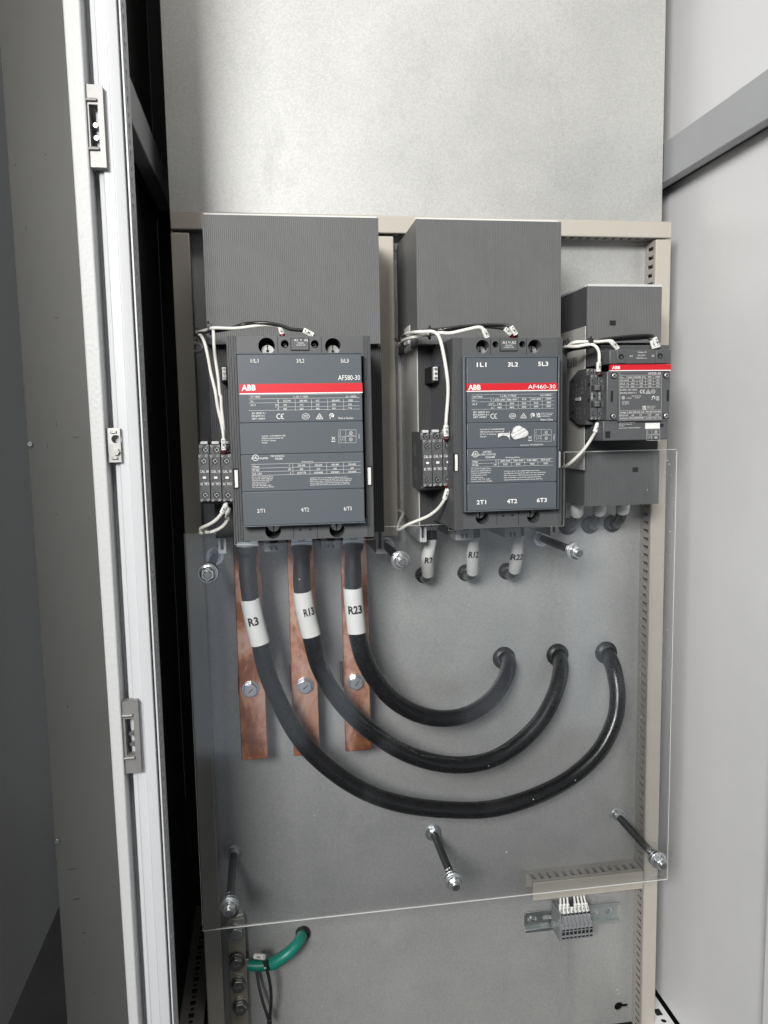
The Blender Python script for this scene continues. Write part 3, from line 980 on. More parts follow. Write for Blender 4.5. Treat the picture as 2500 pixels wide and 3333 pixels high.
for a in [('I th = 800A', 507, 225, 586), ('I e AC-1 = 800A', 842, 224, 956), ('Ui = 1000V~', 1247, 222, 1334), ('Ue~', 510, 258, 540), ('V', 713, 255, 724), ('220-240', 762, 255, 821),
          ('380-400', 889, 255, 948), ('415', 1014, 254, 1041), ('660-690', 1139, 253, 1197), ('1000', 1264, 252, 1300), ('AC-3', 511, 289, 550), ('kW', 702, 287, 727), ('160', 765, 286, 791),
          ('315', 891, 286, 918), ('355', 1016, 285, 1043), ('500', 1140, 284, 1167), ('355', 1264, 283, 1291), ('A', 718, 318, 728), ('580', 765, 318, 792), ('580', 891, 317, 919),
          ('580', 1016, 316, 1043), ('500', 1141, 315, 1167), ('250', 1265, 313, 1292), ('IEC 60947-4-1', 522, 351, 626), ('EN 60947-4-1', 522, 372, 622), ('GB/T 14048.4', 522, 394, 623),
          ('Made in Sweden', 1187, 389, 1303), ('IND.CONT.EQ', 667, 682, 771), ('E36588', 702, 702, 757), ('Voltage', 523, 762, 578), ('V', 806, 754, 816), ('200-208', 875, 754, 932),
          ('220-240', 1006, 751, 1063), ('440-480', 1135, 748, 1193), ('550-600', 1266, 745, 1323), ('HP-3ph', 524, 789, 579), ('HP', 802, 784, 824), ('250', 891, 783, 917), ('250', 1022, 781, 1048),
          ('500', 1151, 778, 1176), ('600', 1282, 774, 1307), ('FLA / LRA', 526, 819, 600), ('A', 814, 814, 824), ('664/5178', 872, 811, 938), ('604/4688', 1003, 809, 1068),
          ('590/4682', 1131, 806, 1196), ('578/4494', 1263, 803, 1327)]:
    p.t(a[0], a[1], a[2], a[3], 14.5)
p.ce(712, 388, 772, 40)
p.ring(937, 368, 21, 3, 24, rx=28)
p.t('CCC', 920, 376, 955, 17, .02)
p.tri(1017, 387, 1069, 41)
p.ring(1137, 362, 15, 6, 14, a0=-60, a1=200)
p.ring(1140, 364, 6, 4, 12)
p.line(1126, 372, 1124, 386, 5)
for a in [('Serial No.  1S1001008624411028', 597, 525, 780), ('ABB Electrification Sweden AB', 597, 542, 763), ('SE-721 61 Västerås', 597, 560, 706), ('Sweden', 599, 577, 642)]:
    p.t(a[0], a[1], a[2], a[3], 10.5)
p.bin(1150, 540, 15)
p.diagram(1192, 472, 1325, 572)
p.vt('1572-7', 1353, 540, 503, 9)
p.ul(549, 687, 24)
p.t('c', 516, 698, 527, 13, .02)
p.t('US LISTED', 578, 698, 647, 12, .02)
p.t('Breaking all lines', 907, 723, 996, 10)
for x0, y in ((513, 739), (515, 769), (517, 797), (518, 825)):
    p.hline(x0, y, 1360)
for x in (837, 968, 1098, 1227):
    p.line(x, 737 - (x - 513) * .018, x + 2, 824 - (x - 513) * .018)
for i, (s, x1) in enumerate([('For use with a Design E Motor', 685), ('General Use 750A, 1000V AC', 684), ('General Use 750A, 600V DC', 678), ('with three poles in series', 656), ('Harm. Rating. Comp.', 634),
                             ('FLA 775 , LRA 4560 , 600V', 673), ('Use Terminal Kit Type ATK750', 692)]):
    p.t(s, 523 + i * .5, 841 + i * 13.3, x1, 9)
for i, (s, x1) in enumerate([('Suitable for use on circuit capable of delivering not more', 1259), ('than 82kA rms symmetrical amp. 600V max. when protected by', 1295),
                             ('1200 A class L fuse, or 42kA rms symmetrical amp. 600V max.', 1290), ('when protected by a circuit breaker having an interrupting', 1273),
                             ('rating not less than 1200 A rms symmetrical amp. 600V max.', 1280)]):
    p.t(s, 969 + i * .6, 847 + i * 13.5, x1, 9)
for s, x, y, x1 in (('2/T1', 563, 1112, 622), ('4/T2', 901, 1103, 962), ('6/T3', 1231, 1094, 1291)):
    p.t(s, x, y, x1, 29)
p.build(cv)
p = Print('A', .2358)
p.t('A1', 848, 1092, 873, 19)
p.t('70', 892, 1088, 906, 12)
p.t('A2', 926, 1092, 953, 19)
p.t('100-250V', 873, 1110, 923, 9)
p.t('50-60Hz, DC', 865, 1126, 935, 9)
p.build(cp)

q460 = dict(df=.22, dc=.234, ds=.145, db=.118, bev=.0, shroud=(('C', 173, 103), ('C', 955, 778)), base=(305, 195, 1640, 1790), body=(620, 135, 1600, 1830),
            strip=(703, 140, 1565, 140), cover=(743, 316, 1552, 1668), holes_top=[(888, 218, 63), (1358, 217, 65), (1003, 197, 30), (1245, 195, 30)],
            holes_bot=[(885, 1755, 63), (1345, 1745, 63)], joints=[(962, 140, 285), (1285, 140, 285), (1018, 1690, 1825), (1213, 1685, 1820)],
            ports=[(1075, 1740, 22), (1158, 1735, 22)], coil=('D', 1048, 150, 1198, 253), grooves=[898, 1128, 1443], red=(742, 550, 1560, 604),
            latch=[((628, 1178, 668, 1340), (641, 1187, 666, 1336)), ((1563, 1150, 1603, 1310), (1564, 1160, 1589, 1308))], conn=('D', 446, 398, 485, 520, .165),
            feet=[('G', 262, 75, 298, 180, .115, 'u'), ('G', 935, 55, 972, 150, .115, 'u'), ('G', 447, 95, 540, 168, .10, 'b'), ('G', 700, 85, 783, 158, .10, 'b')])
q460['bev'] = .004
q460['side'] = (P('D', 305, 1830, .118).z, P('D', 305, 150, .118).z)
af460, cv, cp = big_contactor('middle dark grey contactor with ribbed shroud, a white glare patch on its slate cover', 'D', q460)
p = Print('D', .234)
for s, x, y, x1 in (('1L1', 835, 398, 922), ('3L2', 1115, 395, 1207), ('5L3', 1387, 390, 1478), ('2T1', 834, 1636, 919), ('4T2', 1107, 1627, 1198), ('6T3', 1375, 1617, 1466)):
    p.t(s, x, y, x1, 38, .018)
p.t('ABB', 758, 605, 871, 44, .03)
p.t('AF460-30', 1296, 596, 1545, 37, .004)
for y in (650, 682, 715, 782):
    p.hline(787, y, 1532)
p.hline(930, 747, 1532)
for x in (988, 1097, 1207, 1314, 1423):
    p.line(x, 682 - (x - 787) * .02, x + 2, 780 - (x - 787) * .02)
for a in [('I th=700A', 792, 676, 887), ('I e AC-1=700A', 1048, 669, 1191), ('Ui=1000V~', 1407, 662, 1517), ('Ue ~', 793, 709, 836), ('V', 960, 705, 972), ('220-240', 999, 704, 1086), ('380-400', 1107, 702, 1194),
          ('415', 1240, 698, 1280), ('660-690', 1325, 697, 1412), ('1000', 1457, 693, 1505), ('AC-3', 795, 743, 838), ('kW', 945, 741, 978), ('132', 1021, 740, 1058), ('250', 1130, 737, 1171), ('250', 1240, 735, 1280),
          ('355', 1348, 732, 1388), ('280', 1463, 728, 1503), ('A', 964, 776, 978), ('460', 1020, 772, 1060), ('460', 1130, 770, 1171), ('460', 1240, 767, 1280), ('400', 1348, 764, 1388), ('200', 1461, 761, 1502),
          ('IEC 60947-4-1', 803, 815, 945), ('EN 60947-4-1', 803, 838, 944), ('GB/T 14048.4', 805, 860, 921), ('Made in China', 1408, 882, 1518), ('LISTED', 891, 1172, 967), ('IND.CONT.EQ', 877, 1196, 1005),
          ('E36588', 915, 1220, 997), ('Voltage', 793, 1260, 847), ('V', 1003, 1256, 1014), ('200-208', 1048, 1254, 1134), ('220-240', 1163, 1250, 1250), ('440-480', 1286, 1247, 1373), ('550-600', 1410, 1243, 1497),
          ('HP-3ph', 793, 1291, 850), ('HP', 990, 1288, 1014), ('150', 1073, 1285, 1110), ('200', 1186, 1283, 1226), ('400', 1314, 1279, 1354), ('500', 1436, 1275, 1476)]:
    p.t(a[0], a[1], a[2], a[3], 17)
p.ce(958, 865, 1021, 46)
p.ring(1157, 840, 22, 3.5, 24, rx=30)
p.t('CCC', 1139, 849, 1176, 18, .02)
p.tri(1228, 858, 1283, 43)
p.ring(1338, 832, 16, 7, 14, a0=-60, a1=200)
p.ring(1341, 834, 7, 4, 12)
p.line(1326, 842, 1324, 858, 5)
p.t('UK', 1373, 831, 1410, 18, .03)
p.t('CA', 1373, 852, 1410, 18, .03)
for a in [('ABB Ltd. Tower Court,', 1415, 820, 1525), ('Coventry CV6 5NX,', 1415, 834, 1513), ('United Kingdom', 1415, 847, 1495)]:
    p.t(a[0], a[1], a[2], a[3], 9.5)
for a in [('Serial No.2T1102040Z4450001', 863, 968, 1085), ('ABB Electrification Sweden AB', 863, 990, 1080), ('SE-721 61 Västerås', 865, 1012, 1012), ('Sweden', 865, 1033, 922),
          ('Instruction 1SFC380023-EN', 1228, 1108, 1432), ('Breaking all lines', 1097, 1220, 1224)]:
    p.t(a[0], a[1], a[2], a[3], 12.5)
p.bin(1314, 1038, 17)
p.diagram(1355, 962, 1505, 1068)
p.vt('1572-6', 1536, 1058, 1005, 12)
p.ul(822, 1185, 28)
p.t('c', 785, 1197, 797, 14, .02)
p.t('US', 848, 1197, 868, 12, .02)
for y in (1240, 1270, 1302):
    p.hline(787, y, 1522)
for x in (1030, 1145, 1265, 1385):
    p.line(x, 1238 - (x - 787) * .03, x + 1, 1300 - (x - 787) * .03)
for i, (s, x1) in enumerate([('For use with a Design E Motor', 963), ('General Use 650A,1000V AC', 966), ('General Use 650A,600V DC', 959), ('with three poles in series', 925), ('Harm. Rating Comp.', 892),
                             ('FLA 650 , LRA 3746 , 600V', 956), ('Use Terminal Kit Type ATK580/2', 973)]):
    p.t(s, 785, 1322 + i * 19, x1, 11.5)
for i, (s, x1) in enumerate([('Suitable for use on circuit capable of delivering not more', 1397), ('than 82kA rms symmetrical amp. 600V max. when protected by', 1455),
                             ('600 A class J fuse, or 42kA rms symmetrical amp. 600V max.', 1443), ('when protected by a circuit breaker having an interrupting', 1414),
                             ('rating not less than 600 A rms symmetrical amp. 600V max.', 1428)]):
    p.t(s, 1080, 1343 + i * 19.3, x1, 11.5)
p.build(cv)
p = Print('D', .2208)
p.t('A1', 1066, 192, 1103, 25)
p.t('70', 1117, 186, 1138, 16)
p.t('A2', 1147, 192, 1187, 25)
p.t('100-250V', 1093, 211, 1158, 12)
p.t('50-60Hz  DC', 1078, 229, 1172, 12)
p.build(cp)

# white glare on the middle cover, modelled as a crinkled glossy patch
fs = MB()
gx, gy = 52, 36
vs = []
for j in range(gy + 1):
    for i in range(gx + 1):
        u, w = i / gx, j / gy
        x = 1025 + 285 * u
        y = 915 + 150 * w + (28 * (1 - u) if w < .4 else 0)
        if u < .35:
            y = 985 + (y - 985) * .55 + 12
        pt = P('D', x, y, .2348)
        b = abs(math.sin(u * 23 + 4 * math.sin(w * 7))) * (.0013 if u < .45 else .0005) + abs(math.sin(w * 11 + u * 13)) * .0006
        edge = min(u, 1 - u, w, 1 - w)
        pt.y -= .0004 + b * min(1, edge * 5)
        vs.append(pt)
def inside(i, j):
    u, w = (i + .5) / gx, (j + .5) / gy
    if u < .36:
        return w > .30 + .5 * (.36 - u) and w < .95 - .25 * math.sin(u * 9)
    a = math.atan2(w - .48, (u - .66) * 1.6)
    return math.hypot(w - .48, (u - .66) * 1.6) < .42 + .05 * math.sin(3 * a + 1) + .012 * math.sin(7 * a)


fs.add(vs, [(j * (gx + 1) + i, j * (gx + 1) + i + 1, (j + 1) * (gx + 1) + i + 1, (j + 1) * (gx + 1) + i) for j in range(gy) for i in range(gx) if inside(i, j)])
GLARE = mat('glare_white', (0.80, 0.80, 0.79), 0.16, 0.0, coat=1.0)
GLARE.node_tree.nodes['Principled BSDF'].inputs['Alpha'].default_value = 0.80
tag(fs.build('glare_patch', GLARE), 'white glare spot modelled as a crinkled glossy patch on the middle contactor cover', 'glare patch')

# ---- small contactor on the right
d5 = .18
t5 = thing('contactor', 'smallest dark grey contactor at right with four silver front screws, partly behind clear sheet', 'contactor', (P('E', 700, 1390, d5).x, 0, P('E', 700, 1390, d5).z), GC)
a, b = P('E', 293, 82, .13), P('E', 918, 560, .13)
nt5 = P('E', 482, 372, .13), P('E', 530, 412, .13)
m = MB().ribs(a.x, b.x, 0.002, .13, b.z, a.z, .0022, .0010)
us = m.build('upper_shroud', RIB, t5)
MB().box(a.x, b.x, .125, .1302, a.z, a.z + .0028).build('shroud_edge', GREYPL, us)
MB().box(a.x - .0012, a.x + .0008, .003, .125, a.z, a.z + .0028).build('shroud_edge', GREYPL, us)
MB().box(nt5[0].x, nt5[1].x, .13, .1305, nt5[1].z, nt5[0].z).build('shroud_port', HOLE, us)
MB().box(a.x - .0008, a.x - .0001, .003, .1295, b.z, a.z - .0001).build('shroud_side', BODY, us)
sx = a.x
a, b = P('E', 272, 1490, .115), P('E', 897, 1925, .115)
ls = MB().ribs(a.x, b.x, 0.004, .115, b.z, a.z, .0022, .0010).build('lower_shroud', RIB, t5)
n0, n1 = P('X', 2059, 1521, .115), P('X', 2077, 1536, .115)
MB().box(n0.x, n1.x, .115, .1155, n1.z, n0.z).build('shroud_port', HOLE, ls)
MB().box(a.x + .001, b.x, .01, .110, a.z + .0002, a.z + .012).build('shroud_lip', GREYPL, ls)
# back block
a, b = P('E', 270, 560, .115), P('E', 895, 1475, .115)
MB().box(a.x, b.x, .003, .112, b.z + .001, a.z - .001).build('base', BLACKPL, t5)
a, b = P('E', 272, 420, .118), P('E', 268, 1640, .118)
sdp = MB().box(sx - .0020, sx - .0009, .003, .128, P('E', 265, 1640, .128).z, P('E', 275, 420, .128).z).build('side_plate', SIDEPL, t5)
a, b = PX('E', 112, 700, sx - .0021), PX('E', 200, 765, sx - .0021)
m = MB()
zc0, zc1 = b.z, a.z
yy = a.y
rd = random.Random(5)
while yy > b.y:
    w = rd.choice((.0006, .001, .0016))
    m.add([(sx - .00215, yy, zc0), (sx - .00215, yy - w, zc0), (sx - .00215, yy - w, zc1), (sx - .00215, yy, zc1)], [(0, 1, 2, 3)])
    yy -= w + rd.choice((.0006, .001, .0014))
m.build('barcode', INK, sdp, smooth=False)
# upper recess with coil wiring
a, b = P('E', 400, 582, .15), P('E', 985, 640, .15)
MB().box(a.x, b.x, .112, .15, b.z, a.z).build('terminal_shelf', BODY, t5, bevel=0.001)
# body
x0, x1 = P('E', 460, 800, d5).x, P('E', 997, 800, d5).x
zt, zm, zl, zb_ = P('E', 480, 620, d5).z, P('E', 460, 803, d5).z, P('E', 460, 1222, d5).z, P('E', 450, 1392, d5).z
xt = P('E', 481, 620, d5).x
m = MB()
m.column([(xt - .009, .113), (xt - .006, .155), (xt, d5), (x1, d5), (x1, .113)][::-1], P('E', 480, 742, d5).z, zt)
m.build('coil_block', BODY, t5, bevel=0.0012)
m = MB()
m.column([(x0 - .004, .113), (x0, d5 - .008), (x0, d5 - .001), (x1, d5 - .001), (x1, .113)][::-1], zl + .0002, zm)
m.build('body', COVERG, t5, bevel=0.0012)
m = MB()
m.column([(x0 - .006, .113), (x0 - .003, d5 - .004), (x1, d5 - .004), (x1, .113)][::-1], zb_, zl - .0003)
m.build('lower_block', COVERG, t5, bevel=0.001)
for (u0, u1) in ((541, 616), (874, 946)):
    MB().pbox('E', u0, 622, u1, 736, d5 - .001, d5 + .0012).build('terminal_face', BODY, t5, bevel=0.0008)
for x, y in ((578, 678), (908, 672)):
    pp = P('E', x, y, d5 + .0013)
    MB().cyl(pp.x, pp.z, d5 + .0012, d5 + .0016, S('E', 24, d5), 24).build('terminal_hole', HOLE, t5)
    MB().cyl(pp.x, pp.z - .001, d5 + .0016, d5 + .0019, S('E', 10, d5), 18).build('terminal_screw', STEEL, t5)
a, b = P('E', 485, 747, d5), P('E', 996, 790, d5)
MB().box(a.x, b.x, d5 - .004, d5 + .0005, b.z, a.z).build('red_band', RED, t5)
MB().box(a.x, b.x, d5 - .004, d5 + .0005, b.z - S('E', 8, d5), b.z - S('E', .5, d5)).build('white_line', PRINT, t5)
lp = MB().pbox('E', 556, 806, 921, 1222, d5 - .002, d5 + .001).build('label_plate', COVERG, t5, bevel=0.0005)
for x, y in ((518, 840), (962, 836), (513, 1184), (957, 1180)):
    pp = P('E', x, y, d5)
    MB().cyl(pp.x, pp.z, d5 - .001, d5 - .0004, S('E', 29, d5), 24).build('screw_recess', HOLE, t5)
    o = MB().cyl(pp.x, pp.z, d5 - .0003, d5 + .0012, S('E', 22, d5), 24).build('cover_screw', ZINC, t5, bevel=0.0006)
    k = S('E', 12, d5)
    m = MB()
    for an in (.5, 2.07):
        e1 = Vector((math.cos(an), 0, math.sin(an))) * k
        e2 = Vector((-math.sin(an), 0, math.cos(an))) * k * .18
        ctr = Vector((pp.x, -(d5 + .0014), pp.z))
        m.add([ctr - e1 - e2, ctr + e1 - e2, ctr + e1 + e2, ctr - e1 + e2], [(0, 1, 2, 3)])
    m.build('slot', INK, o, smooth=False)
for x, y0, y1 in ((500, 968, 1060), (975, 960, 1055)):
    MB().pbox('E', x - 9, y0, x + 9, y1, d5 - .002, d5 - .0004).build('finger_slot', HOLE, t5, bevel=0.0002)
MB().pbox('E', 446, 1312, 485, 1366, d5 - .006, d5 - .0034).build('clip_port', HOLE, t5)
MB().pbox('E', 906, 1248, 936, 1272, d5 - .006, d5 - .0034).build('clip_port', HOLE, t5)
MB().pbox('E', 783, 1241, 904, 1287, d5 - .004, d5 - .0033).build('blank_sticker', STICK, t5)
p = Print('E', d5 + .001)
p.t('AF205-30', 804, 830, 914, 18, .004)
for y in (838, 865, 891, 917, 943):
    p.hline(568, y, 919, 1.3)
for x in (640, 712, 784, 850):
    p.line(x, 840, x - 1, 943, 1.3)
p.line(567, 810, 565, 1218, 1.3)
p.line(919, 838, 917, 1212, 1.3)
for y in (1135, 1162, 1190, 1216):
    p.hline(566, y, 918, 1.3)
for a in [('Ue~    V', 570, 859, 633), ('220-240', 643, 858, 708), ('380-415', 715, 857, 780), ('690', 805, 856, 833), ('1000', 868, 856, 908), ('AC-3 kW', 572, 886, 638), ('55', 670, 884, 690),
          ('110', 733, 884, 760), ('160', 805, 883, 833), ('132', 875, 882, 902), ('AC-3   A', 572, 912, 633), ('205', 660, 911, 690), ('205', 733, 910, 760), ('165', 805, 909, 833), ('100', 875, 908, 902),
          ('AC-1   A', 572, 939, 633), ('350', 660, 938, 690), ('350', 733, 937, 760), ('350', 805, 936, 833), ('275', 875, 935, 902), ('Ui=1000V~ GB/T 14048.4', 568, 967, 712),
          ('IEC/EN 60947-4-1', 570, 993, 706), ('Voltage V', 568, 1156, 635), ('200-208', 641, 1155, 705), ('220-240', 710, 1154, 774), ('440-480', 783, 1152, 843), ('550-600', 850, 1150, 914),
          ('HP-3ph HP', 566, 1182, 635), ('60', 667, 1181, 686), ('75', 732, 1180, 752), ('150', 802, 1178, 830), ('200', 868, 1177, 898), ('Instruction 1SFC100005M0201', 565, 1207, 773), ('XL-24201', 785, 1204, 838),
          ('Made in China', 848, 1202, 914)]:
    p.t(a[0], a[1], a[2], a[3], 12.5)
p.ce(735, 990, 781, 31)
p.tri(785, 990, 826, 31, 3)
p.ring(848, 974, 15, 2.6, 18, rx=19)
p.t('CCC', 837, 979, 859, 10, .02)
p.ul(596, 1027, 15)
p.t('LISTED', 625, 1034, 667, 8)
p.t('IND.CONT.EQ', 668, 1016, 745, 8)
p.t('E36588', 692, 1030, 732, 8)
for i, s in enumerate(('General Use', '275A, 600V AC', '400A, 600V DC')):
    p.t(s, 585, 1062 + i * 11, 645, 7)
p.ring(852, 1026, 13, 6, 12, a0=-60, a1=200)
p.line(840, 1034, 838, 1046, 4)
p.bin(887, 1027, 13)
p.t('UK', 758, 1110, 790, 15, .03)
p.t('CA', 758, 1128, 790, 15, .03)
for i, s in enumerate(('ABB Ltd. Tower Court,', 'Coventry CV6 5NX,', 'United Kingdom')):
    p.t(s, 795, 1102 + i * 11, 872 - i * 9, 7)
p.build(lp)
p = Print('E', d5)
p.t('Code-13', 718, 648, 790, 14)
p.t('100-250V', 718, 673, 783, 11)
p.t('50/60Hz, d.c.', 708, 696, 798, 11)
p.t('A1', 650, 681, 673, 15)
p.t('A2', 834, 678, 858, 15)
p.t('ABB', 500, 784, 569, 26, .03)
p.d = d5 + .0009
p.t('ABB', 500, 784, 569, 26, .03)
p.d = d5 - .0032
for a in [('ABB Electrification Sweden AB', 560, 1243, 693), ('SE-721 61 Västerås', 560, 1256, 670), ('Sweden', 560, 1269, 602), ('Serial No.2T1102DA30440005U', 558, 1288, 743)]:
    p.t(a[0], a[1], a[2], a[3], 8.5)
p.diagram(793, 1292, 905, 1388)
p.build(t5)
p = Print('E', .1505)
p.t('3/L2', 577, 578, 640, 22)
p.t('5/L3', 785, 578, 848, 22)
p.build(us, INK)

# ================================================================== AUXILIARY CONTACT BLOCKS
def aux_block(label, group, c, x0, y0, x1, y1, ys, ye, df, db, kind):
    """x0..x1,y0..y1 outline; ys..ye the raised front stage"""
    a, b = P(c, x0, y0, df), P(c, x1, y1, df)
    a.x, b.x = P(c, x0, (y0 + y1) / 2, df).x, P(c, x1, (y0 + y1) / 2, df).x
    zs, ze = P(c, x0, ys, df).z, P(c, x0, ye, df).z
    X0, X1 = a.x + .0003, b.x - .0003
    t = thing('contact_block', label, 'contact block', ((X0 + X1) / 2, -db, b.z), group)
    m = MB()
    side = [(b.z + .0, db), (b.z, df - .020), (b.z + .003, df - .013), (ze, df - .013), (ze, df), (zs, df), (zs, df - .013), (a.z - .002, df - .013), (a.z, df - .02), (a.z, db)]
    if kind == 19:
        h = a.z - b.z
        side = [(b.z + h * .18, db), (b.z, db + .03), (b.z, df - .013), (ze, df - .013), (ze, df), (zs, df), (zs, df - .013), (a.z, df - .013), (a.z, db + .03), (a.z - h * .18, db)]
    n = len(side)
    vs = [(X0, -d, z) for z, d in side] + [(X1, -d, z) for z, d in side]
    m.add(vs, [tuple(range(n)), tuple(range(2 * n - 1, n - 1, -1))] + [(i, i + n, (i + 1) % n + n, (i + 1) % n) for i in range(n)])
    m.build('housing', BODY, t, bevel=0.0005)
    w = X1 - X0
    xm = (X0 + X1) / 2
    h = zs - ze
    pr = MB()
    scr = [(xm, zs - h * .15, df), (xm, ze + h * .13, df), (xm + w * .12, zs + (a.z - zs) * .36, df - .013)]
    for sx_, sz_, sd_ in scr:
        MB().cyl(sx_, sz_, sd_, sd_ + .0003, w * .30, 24).build('screw_recess', HOLE, t)
        o = MB().cyl(sx_ + w * .03, sz_, sd_ + .0003, sd_ + .0008, w * .22, 24).build('terminal_screw', ZINC, t)
        sm = MB()
        for an in (.6, 2.17):
            e1 = Vector((math.cos(an), 0, math.sin(an))) * w * .2
            e2 = Vector((-math.sin(an), 0, math.cos(an))) * w * .045
            ctr = Vector((sx_ + w * .03, -(sd_ + .0010), sz_))
            sm.add([ctr - e1 - e2, ctr + e1 - e2, ctr + e1 + e2, ctr - e1 + e2], [(0, 1, 2, 3)])
        sm.cyl(sx_ + w * .03, sz_, sd_ + .0008, sd_ + .0009, w * .1, 12)
        sm.build('slot', HOLE, o, smooth=False)
    dpt = df + .0004
    for i, s in enumerate(('NO', 'NC')):
        for j, (zz, dd) in enumerate(((zs - h * .035, dpt), (ze + h * .025, dpt), (zs + (a.z - zs) * .75, df - .0126))):
            pr.text('%d%d' % (11 + 20 * i + j, 3), Vector((X0 + w * (.06 + .62 * i), -dd, zz)), Vector((X0 + w * (.30 + .62 * i), -dd, zz)), w * .09)
            pr.text(s, Vector((X0 + w * (.06 + .62 * i), -dd, zz - w * .13)), Vector((X0 + w * (.26 + .62 * i), -dd, zz - w * .13)), w * .09)
    if kind == 18:
        MB().box(X0 + w * .2, X1 - w * .12, df - .018, df - .0105, a.z - .0012, a.z + .0022).build('top_clip', GREYPL, t, bevel=0.0006)
        zm_ = (zs + ze) / 2 + h * .0
        MB().box(xm - w * .2, xm + w * .2, df, df + .0003, zm_ - w * .16, zm_ + w * .16).build('window_frame', HOLE, t)
        MB().box(xm - w * .15, xm + w * .17, df + .0003, df + .0008, zm_ - w * .11, zm_ + w * .12).build('indicator', WHITEPL, t)
        pr.text('CAL 18', Vector((X0 + w * .12, -dpt, zm_ + h * .105)), Vector((X0 + w * .93, -dpt, zm_ + h * .105)), h * .056, .008)
        pr.text('CAL 18', Vector((X0 + w * .93, -dpt, zm_ - h * .105)), Vector((X0 + w * .12, -dpt, zm_ - h * .105)), h * .056, .008)
        g = MB()
        for s_ in (1, -1):
            pts = [(.48, .29), (.1, .245), (.1, .085), (.3, .04), (.34, .015)]
            for (ax, az), (bx, bz) in zip(pts[:-1], pts[1:]):
                A_, B_ = Vector((X0 + w * ax, -df - .0002, zm_ + s_ * h * az)), Vector((X0 + w * bx, -df - .0002, zm_ + s_ * h * bz))
                e_ = (B_ - A_).normalized()
                u_ = Vector((0, -1, 0)).cross(e_) * .00016
                g.add([A_ - u_, B_ - u_, B_ + u_, A_ + u_], [(0, 1, 2, 3)])
        g.build('joint_line', HOLE, t, smooth=False)
    else:
        for f0 in (.30, .66):
            zz = zs - h * f0
            lv = MB()
            lv.box(X0 + w * .45, X1 + w * .12, df, df + .004, zz - h * .06, zz + h * .06)
            for q_ in range(3):
                lv.box(X0 + w * .42, X1 + w * .14, df + .004, df + .0052, zz - h * .05 + q_ * h * .035, zz - h * .033 + q_ * h * .035)
            lv.build('release_lever', RIB, t, bevel=0.0004)
            MB().box(X0 + w * .08, X1 - w * .05, df, df + .0003, zz - h * .075, zz + h * .06).build('lever_recess', BLACKPL, t)
        zm_ = zs - h * .48
        MB().box(X0 + w * .38, X0 + w * .68, df, df + .0003, zm_ - h * .03, zm_ + h * .03).build('window', HOLE, t)
        pr.text('CAL19', Vector((X0 + w * .30, -dpt, zm_ - h * .075)), Vector((X0 + w * .30, -dpt, zm_ + h * .075)), w * .2)
    pr.build('printed_text', PRINT, t, smooth=False)
    return t, X0, a.z, b.z


G18 = 'auxiliary contact blocks clipped beside the contactors'
for x0, x1, y0, y1, lab in ((284, 510, 270, 1505, 'contact block nearest the left wiring duct, leftmost of the large contactor side stack'),
                            (510, 739, 268, 1508, 'contact block in the middle of three beside the largest contactor'),
                            (739, 966, 264, 1510, 'contact block touching the largest contactor, red ferrules in its terminals')):
    aux_block(lab, G18, 'R', x0, y0, x1, y1, 480, 1425, .195, .12, 18)
for i, (x0, x1, lab) in enumerate(((347, 434, 'contact block at the outer left of the middle contactor, printed side visible'), (434, 529, 'contact block in the middle of three beside the middle contactor'),
                                   (529, 624, 'contact block touching the middle contactor, white wire entering from above'))):
    t, X0, za, zb2 = aux_block(lab, G18, 'D', x0, 985 - i * 4, x1, 1520 - i * 8, 1052 - i * 4, 1475 - i * 4, .19, .12, 18)
    if i == 0:
        m = MB()
        for r_ in range(6):
            zz = zb2 + (za - zb2) * (.2 + .1 * r_)
            for k in range(5):
                d_ = .134 + .006 * r_ if r_ < 3 else .130 + .0085 * (r_ - 2)
                z_ = zb2 + (za - zb2) * ((.58 if r_ < 3 else .16) + .05 * k)
                m.add([(X0 - .0004, -d_, z_), (X0 - .0004, -d_ - .0013, z_), (X0 - .0004, -d_ - .0013, z_ + .0022), (X0 - .0004, -d_, z_ + .0022)], [(0, 1, 2, 3)])
        m.build('side_print', PRINTG, t, smooth=False)
for i, (x0, x1, lab) in enumerate(((718, 862, 'contact block with wide printed side beside the smallest contactor'), (864, 1010, 'contact block against the smallest contactor, second from the printed side'))):
    t, X0, za, zb2 = aux_block(lab, G18, 'S', x0, 872 + i * 2, x1, 1965 - i * 60, 1000, 1870, .165, .095, 19)
    if i == 0:
        m = MB()
        h = za - zb2
        for (d0, f0, f1) in ((.112, .38, .66), (.120, .52, .80), (.126, .48, .68), (.132, .50, .70), (.138, .55, .82), (.142, .55, .68), (.122, .12, .34), (.130, .12, .36), (.136, .10, .34), (.150, .62, .84), (.147, .18, .30)):
            for k in range(9):
                if k % 3 == 2:
                    continue
                q0, q1 = f0 + (f1 - f0) * k / 9, f0 + (f1 - f0) * (k + .8) / 9
                m.add([(X0 - .0004, -d0, zb2 + h * q0), (X0 - .0004, -d0 - .0012, zb2 + h * q0), (X0 - .0004, -d0 - .0012, zb2 + h * q1), (X0 - .0004, -d0, zb2 + h * q1)], [(0, 1, 2, 3)])
        m.build('side_print', PRINTG, t, smooth=False)
        MB().box(X0 - .0012, X0 - .0001, .118, .136, zb2 + h * .44, zb2 + h * .50).build('slide', GREYPL, t, bevel=.0003)
        m = MB()
        for d0, f in ((.106, .78), (.106, .2), (.158, .68), (.158, .40)):
            m.box(X0 - .0003, X0 - .0001, d0, d0 + .005, zb2 + h * f, zb2 + h * (f + .06))
        m.build('side_port', HOLE, t, smooth=False)

